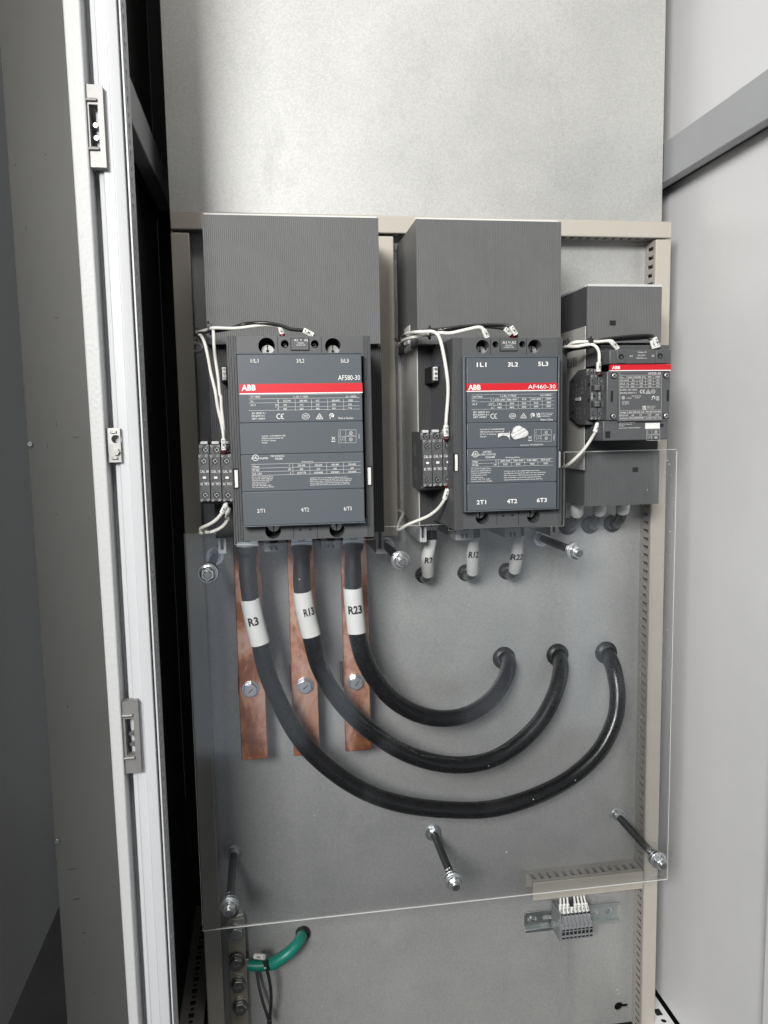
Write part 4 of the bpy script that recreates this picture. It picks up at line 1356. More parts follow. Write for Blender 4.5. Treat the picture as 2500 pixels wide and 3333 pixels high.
# ================================================================== COPPER BARS, CABLES
GB = 'copper bars under the largest contactor'
bars = [((375, 240), (578, 240), 1945, (425, 650), (510, 1402), 'copper bar with scuffed bolt at left, behind the cable sleeve R3'),
        ((788, 240), (998, 240), 1912, (832, 1047), (930, 1375), 'copper bar in the middle of the three, behind the R13 cable'),
        ((1207, 240), (1410, 240), 1877, (1228, 1440), (1323, 1347), 'darker brown copper bar at right, behind the cable sleeve R23')]
for (tl, tr, yb, (bx0, bx1), bolt, lab) in bars:
    d = .05
    z1 = P('F', tl[0], -60, d).z
    xa = (P('F', tl[0] + 8, tl[1], d).x + P('F', bx0 + 8, yb, d).x) / 2
    xb = (P('F', tr[0], tr[1], d).x + P('F', bx1, yb, d).x) / 2
    z0 = P('F', bx0, yb, d).z - .0028
    t = thing('copper_busbar', lab, 'busbar', ((xa + xb) / 2, -.04, z0), GB)
    MB().box(xa, xb, .04, d, z0, z1).build('bar', COPPER, t, bevel=0.0012)
    bp_ = P('F', bolt[0], bolt[1], d)
    o = MB().cyl(bp_.x, bp_.z, d + .0025, d + .0085, .0100, 6, rot=random.random()).build('bolt', ZINC, t, bevel=0.0008)
    MB().cyl(bp_.x, bp_.z, d + .0001, d + .0025, .0118, 32).build('washer', ZINC, o, bevel=0.0005)
    m = MB()
    an = random.uniform(.6, 1.6)
    e1 = Vector((math.cos(an), 0, math.sin(an))) * .0045
    e2 = Vector((-math.sin(an), 0, math.cos(an))) * .0007
    ctr = Vector((bp_.x + .001, -(d + .0087), bp_.z))
    m.add([ctr - e1 - e2, ctr + e1 - e2 * .5, ctr + e1 + e2 * .5, ctr - e1 + e2], [(0, 1, 2, 3)])
    m.build('pen_mark', INK, o, smooth=False)
    m = MB()
    m.box(xa - .0016, xb + .0005, .001, .0398, bp_.z - .012, bp_.z + .016)
    m.build('insulator', REDINS, t, bevel=0.002)

GG = 'black rubber grommets where cables pass through the plate'


def grommet(p, r, lab, ri=.62):
    m = MB()
    m.lathe(p.x, p.z, [(r * ri, -.001), (r * ri, .006), (r * ri * 1.06, .0075), (r * .92, .0055), (r, .003), (r, .0002)], 32)
    tag(m.build('rubber_grommet', RUBBER), lab, 'grommet', GG)


def big_cable(lab, top, sleeve, path, rad, txt, tpos, twist=0.0):
    """top: lug centre reading (F crop); path: list of (crop, x, y, depth)"""
    d0 = .105
    lug = P('F', top[0], top[1], d0)
    t = thing('power_cable', lab, 'cable', P(path[-1][0], path[-1][1], path[-1][2], 0), 'thick black power cables curving below the largest contactor')
    pts = [P(*q) for q in path]
    MB().tube(pts, [rad * (1 + .018 * math.sin(2.3 * i + len(lab))) for i in range(len(pts))], 20, smooth=8).build('jacket', CABLE, t)
    # lug and heat shrink
    w = S('F', 86, d0)
    m = MB()
    m.box(lug.x - w, lug.x + w, d0 - .006, d0 + .004, lug.z - .0075, lug.z + .014)
    m.cyl(lug.x, lug.z + .006, d0 + .004, d0 + .009, w * .5, 6)
    m.build('cable_lug', ZINC, t, bevel=0.001)
    hs = [P('F', x, y, d0 - .003) for x, y, r in sleeve['shrink']]
    m = MB().tube(hs, [S('F', r, d0) for x, y, r in sleeve['shrink']], 20, smooth=4)
    m.build('heat_shrink', SHRINK, t)
    wp = [P('F', x, y, d0 - .005) for x, y in sleeve['white']]
    rs = rad * 1.07
    ws = MB().tube(wp, rs, 28, smooth=5, cap=True).build('marker_sleeve', SLEEVE, t)
    tx0, tx1, ty, th = tpos
    d1 = d0 - .005
    ax = (wp[0] - wp[-1]).normalized()
    e = Vector((ax.z, 0, -ax.x)).normalized()
    c = P('F', (tx0 + tx1) / 2, ty, d1 + rs)
    k = e * (S('F', tx1 - tx0, d1 + rs) / 2)
    m = MB().text(txt, c - k, c + k, S('F', th, d1 + rs), .03)
    drape(m, 0, wp, rs * 1.03)
    m.build('printed_text', INK, ws, smooth=False)
    return t


RC = .0118
big_cable('thick black cable with sleeve R3, outermost and longest of the three loops', (487, 262),
          dict(shrink=[(485, 300, 86), (485, 350, 82), (484, 380, 66), (486, 450, 64), (490, 520, 68), (498, 620, 66), (510, 712, 66)],
               white=[(508, 707), (526, 800), (548, 900), (573, 1000), (587, 1052)]),
          [('F', 510, 720, .1), ('F', 545, 890, .1), ('F', 585, 1045, .1), ('V', 583, 1470, .095), ('V', 640, 1583, .09), ('V', 705, 1655, .085), ('V', 785, 1708, .08), ('V', 870, 1737, .078),
           ('V', 970, 1749, .075), ('V', 1060, 1747, .072), ('V', 1150, 1722, .07), ('V', 1230, 1681, .066), ('V', 1292, 1625, .06), ('V', 1326, 1560, .052), ('V', 1334, 1500, .042), ('V', 1326, 1447, .026),
           ('V', 1316, 1420, .008), ('V', 1310, 1408, -.012)], RC, 'R3', (500, 578, 915, 62))
big_cable('thick black cable with sleeve R13, middle of the three loops', (904, 255),
          dict(shrink=[(904, 290, 86), (904, 335, 80), (905, 370, 64), (905, 420, 63), (905, 500, 67), (906, 580, 68), (911, 652, 66)], white=[(911, 650), (925, 745), (946, 850), (968, 940), (980, 990)]),
          [('F', 913, 660, .1), ('F', 945, 830, .1), ('F', 978, 985, .1), ('V', 692, 1445, .095), ('V', 735, 1515, .09), ('V', 795, 1575, .085), ('V', 866, 1622, .08), ('V', 935, 1646, .076),
           ('V', 1000, 1652, .072), ('V', 1062, 1640, .068), ('V', 1120, 1606, .062), ('V', 1168, 1556, .054), ('V', 1198, 1500, .042), ('V', 1211, 1450, .026), ('V', 1209, 1424, .008), ('V', 1205, 1412, -.012)],
          RC, 'R13', (925, 1008, 838, 58))
big_cable('thick black cable with sleeve R23, innermost and shortest of the three loops', (1303, 242),
          dict(shrink=[(1303, 275, 86), (1302, 322, 80), (1301, 352, 64), (1300, 400, 63), (1300, 480, 68), (1300, 560, 66), (1300, 625, 66)], white=[(1300, 622), (1306, 720), (1316, 830), (1326, 920), (1330, 966)]),
          [('F', 1301, 640, .1), ('F', 1314, 810, .1), ('F', 1332, 962, .1), ('V', 785, 1420, .095), ('V', 812, 1470, .09), ('V', 850, 1512, .085), ('V', 900, 1541, .08), ('V', 955, 1552, .074),
           ('V', 1010, 1543, .066), ('V', 1058, 1513, .056), ('V', 1088, 1472, .04), ('V', 1098, 1440, .022), ('V', 1095, 1424, .006), ('V', 1090, 1416, -.012)], RC, 'R23', (1267, 1376, 824, 62))
r13 = [o for o in bpy.data.objects if o.get('label', '').startswith('thick black cable with sleeve R13')][0]
m = MB()
for (xa, ya, xb, yb, dd, s_) in ((698, 1420, 713, 1456, .108, 'APOLLO'), (722, 1480, 742, 1512, .105, '0 9/0'), (752, 1526, 792, 1565, .101, 'H 012-2024'), (802, 1572, 900, 1628, .094, 'INTEGREX E LSOH 4/20'),
                                 (910, 1633, 1000, 1644, .089, 'ELECTRIC CABLE 0.6/1kV'), (1012, 1642, 1100, 1610, .083, 'LSOH APOLLO 2024')):
    m.text(s_, P('V', xa, ya, dd), P('V', xb, yb, dd), .0022)
m.build('printed_text', FAINT, r13, smooth=False)
for x, y, lab in ((1089, 1422, 'grommet round the end of the cable with sleeve R23'), (1205, 1415, 'grommet round the end of the cable with sleeve R13'), (1310, 1410, 'grommet round the end of the cable with sleeve R3')):
    grommet(P('V', x, y, .003), .0172, lab)

# white-sleeved cables below the middle contactor
GW = 'short cables in white sleeves below the contactors'


def short_cable(lab, pts, r, nsleeve, txt, tpos, c, lug=True):
    t = thing('sleeved_cable', lab, 'cable', P(*pts[-1][:3], 0), GW)
    W = [P(*q) for q in pts]
    sl = MB().tube(W[:nsleeve], [r * f for f in ([.95, .9, 1.08, 1.08, 1.05, 1.02, 1.02, 1.02][:nsleeve])], 24, smooth=6).build('white_sleeve', SLEEVE, t)
    MB().tube(W[nsleeve - 2:], r * .9, 20, smooth=6).build('jacket', CABLE, t)
    if lug:
        a = W[0]
        m = MB()
        m.box(a.x - r * 1.0, a.x + r * 1.0, -a.y - .004, -a.y + .004, a.z + .006, a.z + .035)
        m.cyl(a.x, a.z + .022, -a.y + .004, -a.y + .010, r * .85, 6)
        m.build('cable_lug', STEEL, t, bevel=.0008)
        MB().tube([a + Vector((0, 0, .010)), a - Vector((0, 0, .002))], r * 1.0, 20, smooth=0).build('lug_boot', SHRINK, t)
    if txt:
        x0, x1, y, h = tpos
        d = pts[2][3] + r
        c0, c1 = P(c, x0, y, d), P(c, x1, y, d)
        c1.z = c0.z
        m = MB().text(txt, c0, c1, S(c, h, d), .03)
        drape(m, 0, W[:nsleeve], r * 1.27)
        m.build('printed_text', INK, sl, smooth=False)
    return t


RS = .0082
for lab, pts, txt, tp in (
        ('short cable in white sleeve marked R2', [('G', 322, 158, .075), ('G', 318, 195, .075), ('G', 303, 255, .07), ('G', 303, 300, .06), ('G', 304, 342, .048), ('G', 298, 365, .034), ('G', 286, 362, .01), ('G', 282, 354, -.012)], 'R2', (290, 330, 293, 34)),
        ('short cable in white sleeve marked R12', [('G', 543, 148, .075), ('G', 540, 190, .075), ('G', 536, 240, .07), ('G', 535, 290, .06), ('G', 535, 332, .048), ('G', 526, 355, .034), ('G', 506, 352, .01), ('G', 498, 345, -.012)], 'R12', (515, 564, 262, 34)),
        ('short cable in white sleeve marked R22', [('G', 770, 140, .075), ('G', 766, 180, .075), ('G', 763, 240, .07), ('G', 757, 285, .06), ('G', 750, 322, .048), ('G', 738, 346, .034), ('G', 720, 344, .01), ('G', 710, 336, -.012)], 'R22', (738, 796, 276, 34))):
    short_cable(lab, pts, RS, 5, txt, tp, 'G')
for x, y, lab in ((284, 350, 'grommet at the end of the cable marked R2'), (500, 339, 'grommet at the end of the cable marked R12'), (711, 331, 'grommet at the end of the cable marked R22')):
    grommet(P('G', x, y, .003), .0124, lab)
for i, (xs, xe_, pos) in enumerate(((208, 120, 'leftmost'), (400, 308, 'middle'), (596, 495, 'rightmost'))):
    y = -12 * i
    short_cable('short unmarked black cable with white sleeve end, %s of three under the smallest contactor' % pos,
                [('E', xs + 12, 1850 + y, .06), ('E', xs + 8, 1890 + y, .06), ('E', xs + 2, 1930 + y, .058), ('E', xs - 4, 1975 + y, .055), ('E', xs - 8, 2005 + y, .05), ('E', xs - 30, 2075 + y, .036), ('E', xs - 66, 2115 + y, .012), ('E', xe_ + 2, 2118 + y, -.012)],
                .0088, 5, None, None, 'E', lug=False)
    grommet(P('E', xe_ + 8, 2118 + y, .003), .0130, 'grommet under the smallest contactor, %s of three' % pos)

# ================================================================== CLEAR SHEET AND ITS STUDS
DA = .128
ax0, ax1, az0, azl, azr = -.1046, .543, -.6495, -.127, -.0375
n1x0 = P('B', 388, 1268, DA).x
n1x1 = P('F', 1468, 158, DA).x
n2x0 = P('X', 1461, 1707, DA).x
n2x1 = P('X', 1836, 1560, DA).x
nzb = P('B', 700, 1345, DA).z
nz2 = P('D', 1100, 1850, DA).z
outer = [(ax0, az0), (ax1, az0), (ax1, azr - .002), (ax1 - .002, azr), (n2x1, azr), (n2x1, nz2), (n2x0, nz2), (n2x0, azl), (n1x1, azl), (n1x1, nzb), (n1x0, nzb), (n1x0, azl), (ax0, azl)]
m = MB()
n = len(outer)
th = .004
vs = [(x, -DA, z) for x, z in outer] + [(x, -DA + th, z) for x, z in outer]
m.add(vs, [tuple(range(n)), tuple(range(2 * n - 1, n - 1, -1))], 0)
o = len(m.v) - 2 * n
for i in range(n):
    m.f.append([i, i + n, (i + 1) % n + n, (i + 1) % n])
    m.m.append(1)
for i in range(n):
    (xa_, za_), (xb_, zb_e) = outer[i], outer[(i + 1) % n]
    w_ = .0015 if i == 0 else (.0008 if i in (1, 2, 3) else .0005)
    e_ = Vector((xb_ - xa_, 0, zb_e - za_))
    if e_.length < .004:
        continue
    nrm_ = Vector((-e_.z, 0, e_.x)).normalized() * w_
    A_, B_ = Vector((xa_, -DA - .0002, za_)), Vector((xb_, -DA - .0002, zb_e))
    m.add([A_, B_, B_ + nrm_, A_ + nrm_], [(0, 1, 2, 3)], 1)  # pale strips paint the glow of light along the sheet edges
tag(m.build('acrylic_sheet', [CLEAR, CLEAR_E], smooth=False), 'large clear acrylic guard sheet held on studs in front of cables and bars', 'guard sheet')


AC = [o for o in bpy.data.objects if o.name == 'acrylic_sheet'][0]
m = MB()
rd = random.Random(11)
for i in range(46):
    if i < 26:
        x, z = ax1 - abs(rd.gauss(0, .012)) - .002, rd.uniform(-.32, azr - .01)
    else:
        x, z = rd.uniform(ax0 + .02, ax1 - .02), rd.uniform(az0 + .02, azl - .04)
    q = rd.uniform(.0003, .0008)
    m.add([(x - q, -DA - .0003, z - q * .6), (x + q * .7, -DA - .0003, z - q), (x + q, -DA - .0003, z + q * .5), (x - q * .4, -DA - .0003, z + q)], [(0, 1, 2, 3)])
m.build('dust_specks', PRINT, AC, smooth=False)['kind'] = 'stuff'


def stud():
    t = thing('guard_stud', '', 'stud', (0, 0, 0), 'studs holding the clear guard sheet')
    MB().cyl(0, 0, .009, DA - .012, .0056, 24).build('sleeve', SHRINK, t)
    MB().cyl(0, 0, .0001, .0018, .0128, 36).build('washer', ZINC, t, bevel=.0004)
    MB().cyl(0, 0, .0019, .009, .0088, 6, rot=.3).build('nut', ZINC, t, bevel=.0007)
    MB().cyl(0, 0, DA - .0125, DA - .0062, .0082, 6, rot=.1).build('nut', ZINC, t, bevel=.0007)
    MB().cyl(0, 0, DA - .0061, DA - .0043, .0115, 36).build('washer', ZINC, t, bevel=.0004)
    MB().cyl(0, 0, DA + .0003, DA + .0022, .0122, 36).build('washer', ZINC, t, bevel=.0004)
    MB().lathe(0, 0, [(.0108, DA + .0022), (.0104, DA + .0036), (.0085, DA + .0042)], 32).build('nut_flange', ZINC, t)
    MB().cyl(0, 0, DA + .0023, DA + .0125, .0088, 6, rot=.5).build('nut', ZINC, t, bevel=.0008)
    MB().cyl(0, 0, DA + .0126, DA + .0165, .0050, 20).build('thread_end', STEEL, t, bevel=.0007)
    return t


proto = stud()
first = True


def kids(o):
    return [c for c in bpy.data.objects if c.parent == o]


for x, z, lab in ((-.0775, -.1765, 'zinc nut and black stud at the upper left corner of the clear sheet'), (.1647, -.171, 'zinc nut and black stud between the two big contactors'),
                  (.4003, -.170, 'zinc nut and black stud right of the sleeve R22'), (-.069, -.618, 'zinc nut and black stud above the earth bar'),
                  (.2305, -.6165, 'zinc nut and black stud in the lower middle of the clear sheet'), (.528, -.6183, 'zinc nut and black stud at the lower right corner of the clear sheet')):
    if first:
        r_ = proto
        first = False
    else:
        r_ = proto.copy()
        COL.objects.link(r_)
        for c in kids(proto):
            k = c.copy()
            k.parent = r_
            COL.objects.link(k)
    r_.location = (x, 0, z)
    r_['label'] = lab

# ================================================================== CONTROL WIRES
GWI = 'control wires with printed markers'


def wire(lab, pts, m, r=.0016, mk=None, fer=None):
    W = [P(*q) for q in pts]
    o = MB().tube(W, r, 12, smooth=8).build('control_wire', m, org=W[-1])
    tag(o, lab, 'wire', GWI)
    for a, b, s in (mk or []):
        a, b = P(*a), P(*b)
        s_ = MB().tube([a, b], r * 1.55, 14, smooth=0).build('marker_sleeve', SLEEVE, o)
        e = b - a
        up = Vector((0, -1, 0)).cross(e.normalized())
        nr = Vector((0, -1, 0)) * (r * 1.6)
        MB().text(s, a + e * .12 + nr - up * r * .7, a + e * .88 + nr - up * r * .7, r * 1.5, .015).build('printed_text', INK, s_, smooth=False)
    for a, b in (fer or []):
        MB().tube([P(*a), P(*b)], r * 1.6, 12, smooth=0).build('ferrule', FERRULE, o)
    return o


dw = .205
# largest contactor
wire('white wire from the left cable tie to the coil terminal of the largest contactor', [('U', 150, 300, .10), ('U', 170, 235, .15), ('U', 270, 198, .185), ('U', 350, 175, dw), ('U', 600, 180, dw), ('U', 800, 158, dw), ('U', 960, 140, dw), ('U', 1100, 148, dw),
     ('U', 1150, 180, dw), ('U', 1175, 245, dw), ('U', 1178, 300, .19)], WIREW, .0018, mk=[(('U', 1152, 178, dw), ('U', 1176, 248, dw), '2-M1')], fer=[(('U', 1176, 250, dw), ('U', 1178, 275, dw))])
wire('black wire arching over the largest contactor to coil terminal A2', [('U', 140, 320, .10), ('U', 160, 250, .15), ('U', 270, 220, .18), ('U', 420, 205, .195), ('U', 580, 175, .2), ('U', 720, 130, .2), ('U', 860, 118, .205), ('U', 1000, 118, .207),
     ('U', 1150, 145, .207), ('U', 1280, 190, .207), ('U', 1420, 205, .207), ('U', 1500, 235, .207), ('U', 1560, 290, .2)], WIREK, .0021, mk=[(('U', 1428, 203, .208), ('U', 1545, 265, .208), '4-(M1)')])
wire('outer white wire dropping to the contact blocks of the largest contactor', [('U', 130, 310, .12), ('U', 180, 255, .16), ('U', 235, 330, .19), ('U', 275, 480, .195), ('U', 320, 720, .195), ('U', 370, 930, .2), ('B', 258, 300, .2), ('B', 290, 440, .2), ('B', 303, 540, .2), ('B', 303, 660, .185)],
     WIREW, .0018, mk=[(('B', 302, 540, .201), ('B', 305, 628, .201), '6-(M1)')], fer=[(('B', 304, 630, .2), ('B', 303, 655, .192))])
wire('inner white wire dropping to the contact blocks of the largest contactor', [('U', 345, 180, .2), ('U', 352, 260, .205), ('U', 358, 400, .205), ('U', 375, 560, .2), ('U', 405, 760, .2), ('U', 425, 960, .2), ('B', 283, 220, .2), ('B', 287, 300, .2), ('B', 300, 420, .2), ('B', 312, 545, .196)],
     WIREW, .0018)
wire('white wire loop leaving the lower terminals toward the left duct', [('R', 840, 1430, .18), ('R', 835, 1490, .19), ('R', 760, 1650, .19), ('R', 620, 1810, .185), ('R', 450, 1910, .18), ('R', 340, 1960, .175), ('R', 325, 2020, .172), ('R', 350, 2065, .17), ('R', 400, 2055, .15), ('R', 430, 2000, .09)],
     WIREW, .0021, mk=[(('R', 838, 1492, .191), ('R', 755, 1655, .191), '(1)M-9')])
wire('white wire curving behind the loop under the largest contactor blocks', [('R', 885, 1530, .15), ('R', 885, 1600, .165), ('R', 860, 1780, .172), ('R', 790, 1900, .172), ('R', 660, 1990, .17), ('R', 520, 2040, .168), ('R', 430, 2040, .165), ('R', 400, 2000, .1)],
     WIREW, .0021, mk=[(('R', 886, 1570, .166), ('R', 858, 1790, .174), '(1)M-20-95')])
wire('pale wire curl emerging from the left duct beside the ribbed shroud', [('U', 100, 345, .02), ('U', 190, 375, .06), ('U', 215, 410, .07), ('U', 180, 460, .06), ('U', 100, 450, .02)], WIREW, .0018)
# middle contactor
wire('upper white wire to the coil terminal of the middle contactor', [('W', 60, 600, .04), ('W', 190, 470, .13), ('W', 330, 415, .17), ('W', 520, 375, .185), ('W', 700, 345, .19), ('W', 900, 318, .195), ('D', 600, 95, .195), ('D', 750, 62, .195), ('D', 850, 42, .195), ('D', 893, 62, .195), ('D', 920, 135, .195), ('D', 928, 170, .18)],
     WIREW, .0021, mk=[(('D', 897, 68, .196), ('D', 930, 135, .196), '2-(M1)')])
wire('white wire bending down to the contact block of the middle contactor', [('W', 190, 400, .10), ('W', 260, 340, .15), ('W', 420, 305, .19), ('W', 600, 295, .2), ('W', 740, 292, .205), ('W', 850, 345, .21), ('W', 920, 500, .21), ('W', 985, 800, .21), ('W', 1040, 1150, .21), ('W', 1058, 1400, .208), ('D', 572, 720, .205), ('D', 563, 830, .203), ('D', 558, 930, .2), ('D', 560, 1060, .18)],
     WIREW, .0021, mk=[(('D', 557, 925, .201), ('D', 560, 1022, .201), '23-(M1)')], fer=[(('D', 560, 1024, .2), ('D', 561, 1052, .19))])
wire('lower black wire of the pair over the middle contactor', [('W', 40, 440, .05), ('W', 150, 500, .1), ('W', 250, 420, .14), ('W', 450, 360, .17), ('W', 640, 320, .18), ('W', 900, 262, .185), ('D', 560, 70, .187), ('D', 700, 48, .188), ('D', 850, 34, .188), ('D', 980, 42, .188), ('D', 1080, 60, .19), ('D', 1140, 105, .19), ('D', 1165, 150, .18)],
     WIREK, .0019, mk=[(('D', 1085, 52, .191), ('D', 1140, 105, .191), '4-(M1)')], fer=[(('D', 1142, 105, .19), ('D', 1160, 130, .188))])
wire('upper black wire of the pair over the middle contactor', [('W', 150, 480, .1), ('W', 220, 370, .14), ('W', 400, 296, .17), ('W', 640, 275, .182), ('W', 900, 245, .185), ('D', 560, 55, .188), ('D', 700, 36, .19), ('D', 900, 22, .19), ('D', 1050, 22, .19), ('D', 1120, 30, .192), ('D', 1165, 60, .194), ('D', 1185, 120, .19), ('D', 1190, 160, .18)],
     WIREK, .0019, mk=[(('D', 1140, 36, .196), ('D', 1188, 108, .196), '4-(M1)')], fer=[(('D', 1178, 108, .192), ('D', 1188, 130, .19))])
wire('white wire leaving the lower block of the middle contactor toward the short duct', [('D', 572, 1470, .18), ('D', 572, 1510, .19), ('D', 545, 1590, .19), ('D', 480, 1680, .18), ('D', 390, 1745, .17), ('D', 280, 1790, .16), ('D', 200, 1825, .15), ('D', 140, 1862, .14), ('D', 122, 1852, .13), ('D', 140, 1790, .1), ('D', 168, 1725, .07), ('D', 160, 1705, .05), ('D', 118, 1688, .025)],
     WIREW, .00195, mk=[(('D', 573, 1500, .191), ('D', 545, 1590, .191), '24-(M1)')], fer=[(('D', 571, 1468, .185), ('D', 573, 1495, .19))])
# smallest contactor
wire('upper white wire to the coil terminal of the smallest contactor', [('S', 180, 560, .09), ('S', 260, 480, .14), ('S', 400, 385, .165), ('S', 620, 370, .17), ('S', 850, 372, .17), ('S', 1080, 352, .168), ('S', 1130, 365, .17), ('S', 1250, 490, .17), ('S', 1262, 520, .16)],
     WIREW, .00195, mk=[(('S', 1120, 362, .171), ('S', 1245, 500, .171), '1-(M1)')])
wire('white wire bending down to the contact block of the smallest contactor', [('S', 200, 480, .12), ('S', 270, 465, .15), ('S', 450, 462, .17), ('S', 640, 430, .175), ('S', 760, 425, .178), ('S', 850, 490, .18), ('S', 888, 600, .18), ('S', 890, 720, .18), ('S', 882, 850, .178), ('S', 880, 960, .172), ('S', 890, 1020, .16)],
     WIREW, .00195, mk=[(('S', 884, 765, .179), ('S', 876, 940, .178), '9-(M1)')], fer=[(('S', 900, 960, .17), ('S', 903, 1000, .166))])
wire('upper black wire arching to the right terminal of the smallest contactor', [('S', 180, 600, .1), ('S', 300, 520, .14), ('S', 500, 480, .155), ('S', 800, 420, .16), ('E', 420, 535, .165), ('E', 560, 515, .165), ('E', 700, 503, .165), ('E', 800, 500, .165), ('E', 850, 510, .166), ('E', 880, 560, .168), ('E', 890, 612, .16)],
     WIREK, .0021, mk=[(('E', 856, 518, .169), ('E', 890, 598, .169), '4-(M1)')])
wire('lower black wire to the right terminal of the smallest contactor', [('S', 180, 640, .08), ('S', 320, 540, .13), ('S', 560, 490, .15), ('S', 850, 440, .155), ('E', 440, 548, .16), ('E', 560, 535, .16), ('E', 700, 527, .16), ('E', 800, 520, .16), ('E', 835, 545, .162), ('E', 850, 600, .165)],
     WIREK, .0019, mk=[(('E', 835, 542, .166), ('E', 856, 608, .166), '4-(M1)')])
wire('grey white wire leaving the lower block of the smallest contactor', [('S', 880, 1900, .15), ('S', 868, 1950, .16), ('S', 825, 2090, .16), ('E', 330, 1365, .155), ('E', 280, 1440, .15), ('E', 225, 1505, .145), ('E', 140, 1585, .14), ('E', 95, 1612, .13), ('E', 70, 1612, .12)],
     WIREW, .0021, mk=[(('S', 872, 1940, .161), ('S', 810, 2110, .161), '23-(M1)')])


def cable_tie(lab, c, x, y, d, r, ang=0.0, tail=.012):
    p = P(c, x, y, d)
    t = thing('cable_tie', lab, 'cable tie', p, 'black cable ties on the control wires')
    m = MB()
    n = 20
    e1 = Vector((-math.sin(ang), 0, math.cos(ang)))
    ring = [p + e1 * (r * math.cos(2 * math.pi * k / n)) + Vector((0, -1, 0)) * (r * math.sin(2 * math.pi * k / n)) for k in range(n + 1)]
    m.tube(ring, .0011, 8, smooth=0, cap=False)
    m.build('strap', BLACKPL, t)
    h = p + Vector((0, -r - .0006, r * .5))
    MB().box(h.x - .0026, h.x + .0026, -h.y - .002, -h.y + .002, h.z - .0022, h.z + .0026).build('head', BLACKPL, t, bevel=.0004)
    MB().tube([h, h + Vector((-.001, -.002, tail * .4))], .0011, 8, smooth=0).build('tail', BLACKPL, t)


cable_tie('cable tie above the upper left of the largest contactor', 'U', 305, 190, .195, .0056, .1)
cable_tie('cable tie at the left duct beside the largest contactor', 'U', 165, 265, .15, .0060, .6)
cable_tie('cable tie on white wires above the middle contactor', 'W', 690, 330, .195, .0062, .1)
cable_tie('cable tie beside the white tie base of the middle contactor', 'W', 160, 500, .12, .0055, .4)
cable_tie('cable tie on wires above the smallest contactor', 'S', 690, 405, .172, .0058, .0)
cable_tie('cable tie against the right flank of the middle contactor', 'S', 245, 440, .14, .0058, .3)
# white adhesive tie base on the flank of the middle contactor
q0 = P('D', 305, 190, .118).x
ya, yb = PX('W', 272, 420, q0 - .0016), PX('W', 385, 420, q0 - .0016)
za, zb2 = PX('W', 385, 160, q0 - .0016).z, PX('W', 385, 650, q0 - .0016).z
m = MB().box(q0 - .006, q0 - .0018, -ya.y, -yb.y, zb2, za)
m.box(q0 - .009, q0 - .006, -ya.y + .004, -yb.y - .004, zb2 + .008, za - .008)
tag(m.build('tie_base', WHITEPL, bevel=.0008), 'small white adhesive cable tie base on the left flank of the middle contactor', 'tie base')

# ================================================================== TERMINAL STRIP AREA
rt, rb = P('J', 303, 745, .0), P('J', 1150, 850, .0)
rx0, rx1 = P('J', 308, 800, .008).x, P('J', 1147, 760, .008).x
rz1, rz0 = P('J', 303, 748, .008).z, P('J', 310, 932, .008).z
rail = thing('din_rail', 'short zinc mounting rail carrying the grey terminal strip at lower right', 'mounting rail', ((rx0 + rx1) / 2, 0, rz0))
h = rz1 - rz0
L = rx1 - rx0
hs = [slotp(L * f - .008, h * .42, L * f + .008, h * .62) for f in (.08, .24, .40, .58, .74, .90)]
m = MB()
m.sheet(rectp(0, h * .14, L, h * .86), hs, .001, (rx0, -.0016, rz0), (1, 0, 0), (0, 0, 1))
for z0_, z1_, in ((h * .86, h), (0, h * .14)):
    m.box(rx0, rx1, .0075, .0085, rz0 + z0_, rz0 + z1_)
m.box(rx0, rx1, .0006, .0080, rz0 + h * .855, rz0 + h * .87)
m.box(rx0, rx1, .0006, .0080, rz0 + h * .13, rz0 + h * .145)
m.build('rail', DIN, rail, bevel=.0003)
for c, x, y in (('J', 367, 815), ('J', 1055, 748)):
    p = P(c, x, y, .004)
    o = MB().lathe(p.x, p.z, [(.0042, .0017), (.0042, .003), (.0030, .0048), (.0002, .0052)], 20).build('screw', ZINC, rail)
    MB().box(p.x - .0018, p.x + .0018, .0052, .0055, p.z - .0003, p.z + .0003).build('slot', HOLE, o)
# terminals
td = .046
a, b = P('J', 630, 770, td), P('J', 913, 985, td)
tw = (b.x - a.x) / 8
tz0, tz1 = P('J', 640, 1012, td).z, P('J', 590, 720, .03).z
tzm = P('J', 635, 850, td).z
ts = thing('terminal_strip', 'grey terminal strip of eight clamps on the short zinc rail, white wires on top', 'terminal strip', ((a.x + b.x) / 2, 0, tz0))


def terminal_mesh(x0, x1):
    h = tz1 - tz0
    side = [(tz0, .009), (tz0 + h * .02, td - .004), (tz0 + h * .06, td), (tz0 + h * .47, td), (tz0 + h * .5, td - .003), (tz0 + h * .58, td - .002), (tz0 + h * .64, td - .008), (tz0 + h * .74, td - .008), (tz1, td - .018), (tz1, .009)]
    n = len(side)
    m = MB()
    vs = [(x0 + .0003, -d, z) for z, d in side] + [(x1 - .0003, -d, z) for z, d in side]
    m.add(vs, [tuple(range(n)), tuple(range(2 * n - 1, n - 1, -1))] + [(i, i + n, (i + 1) % n + n, (i + 1) % n) for i in range(n)])
    return m


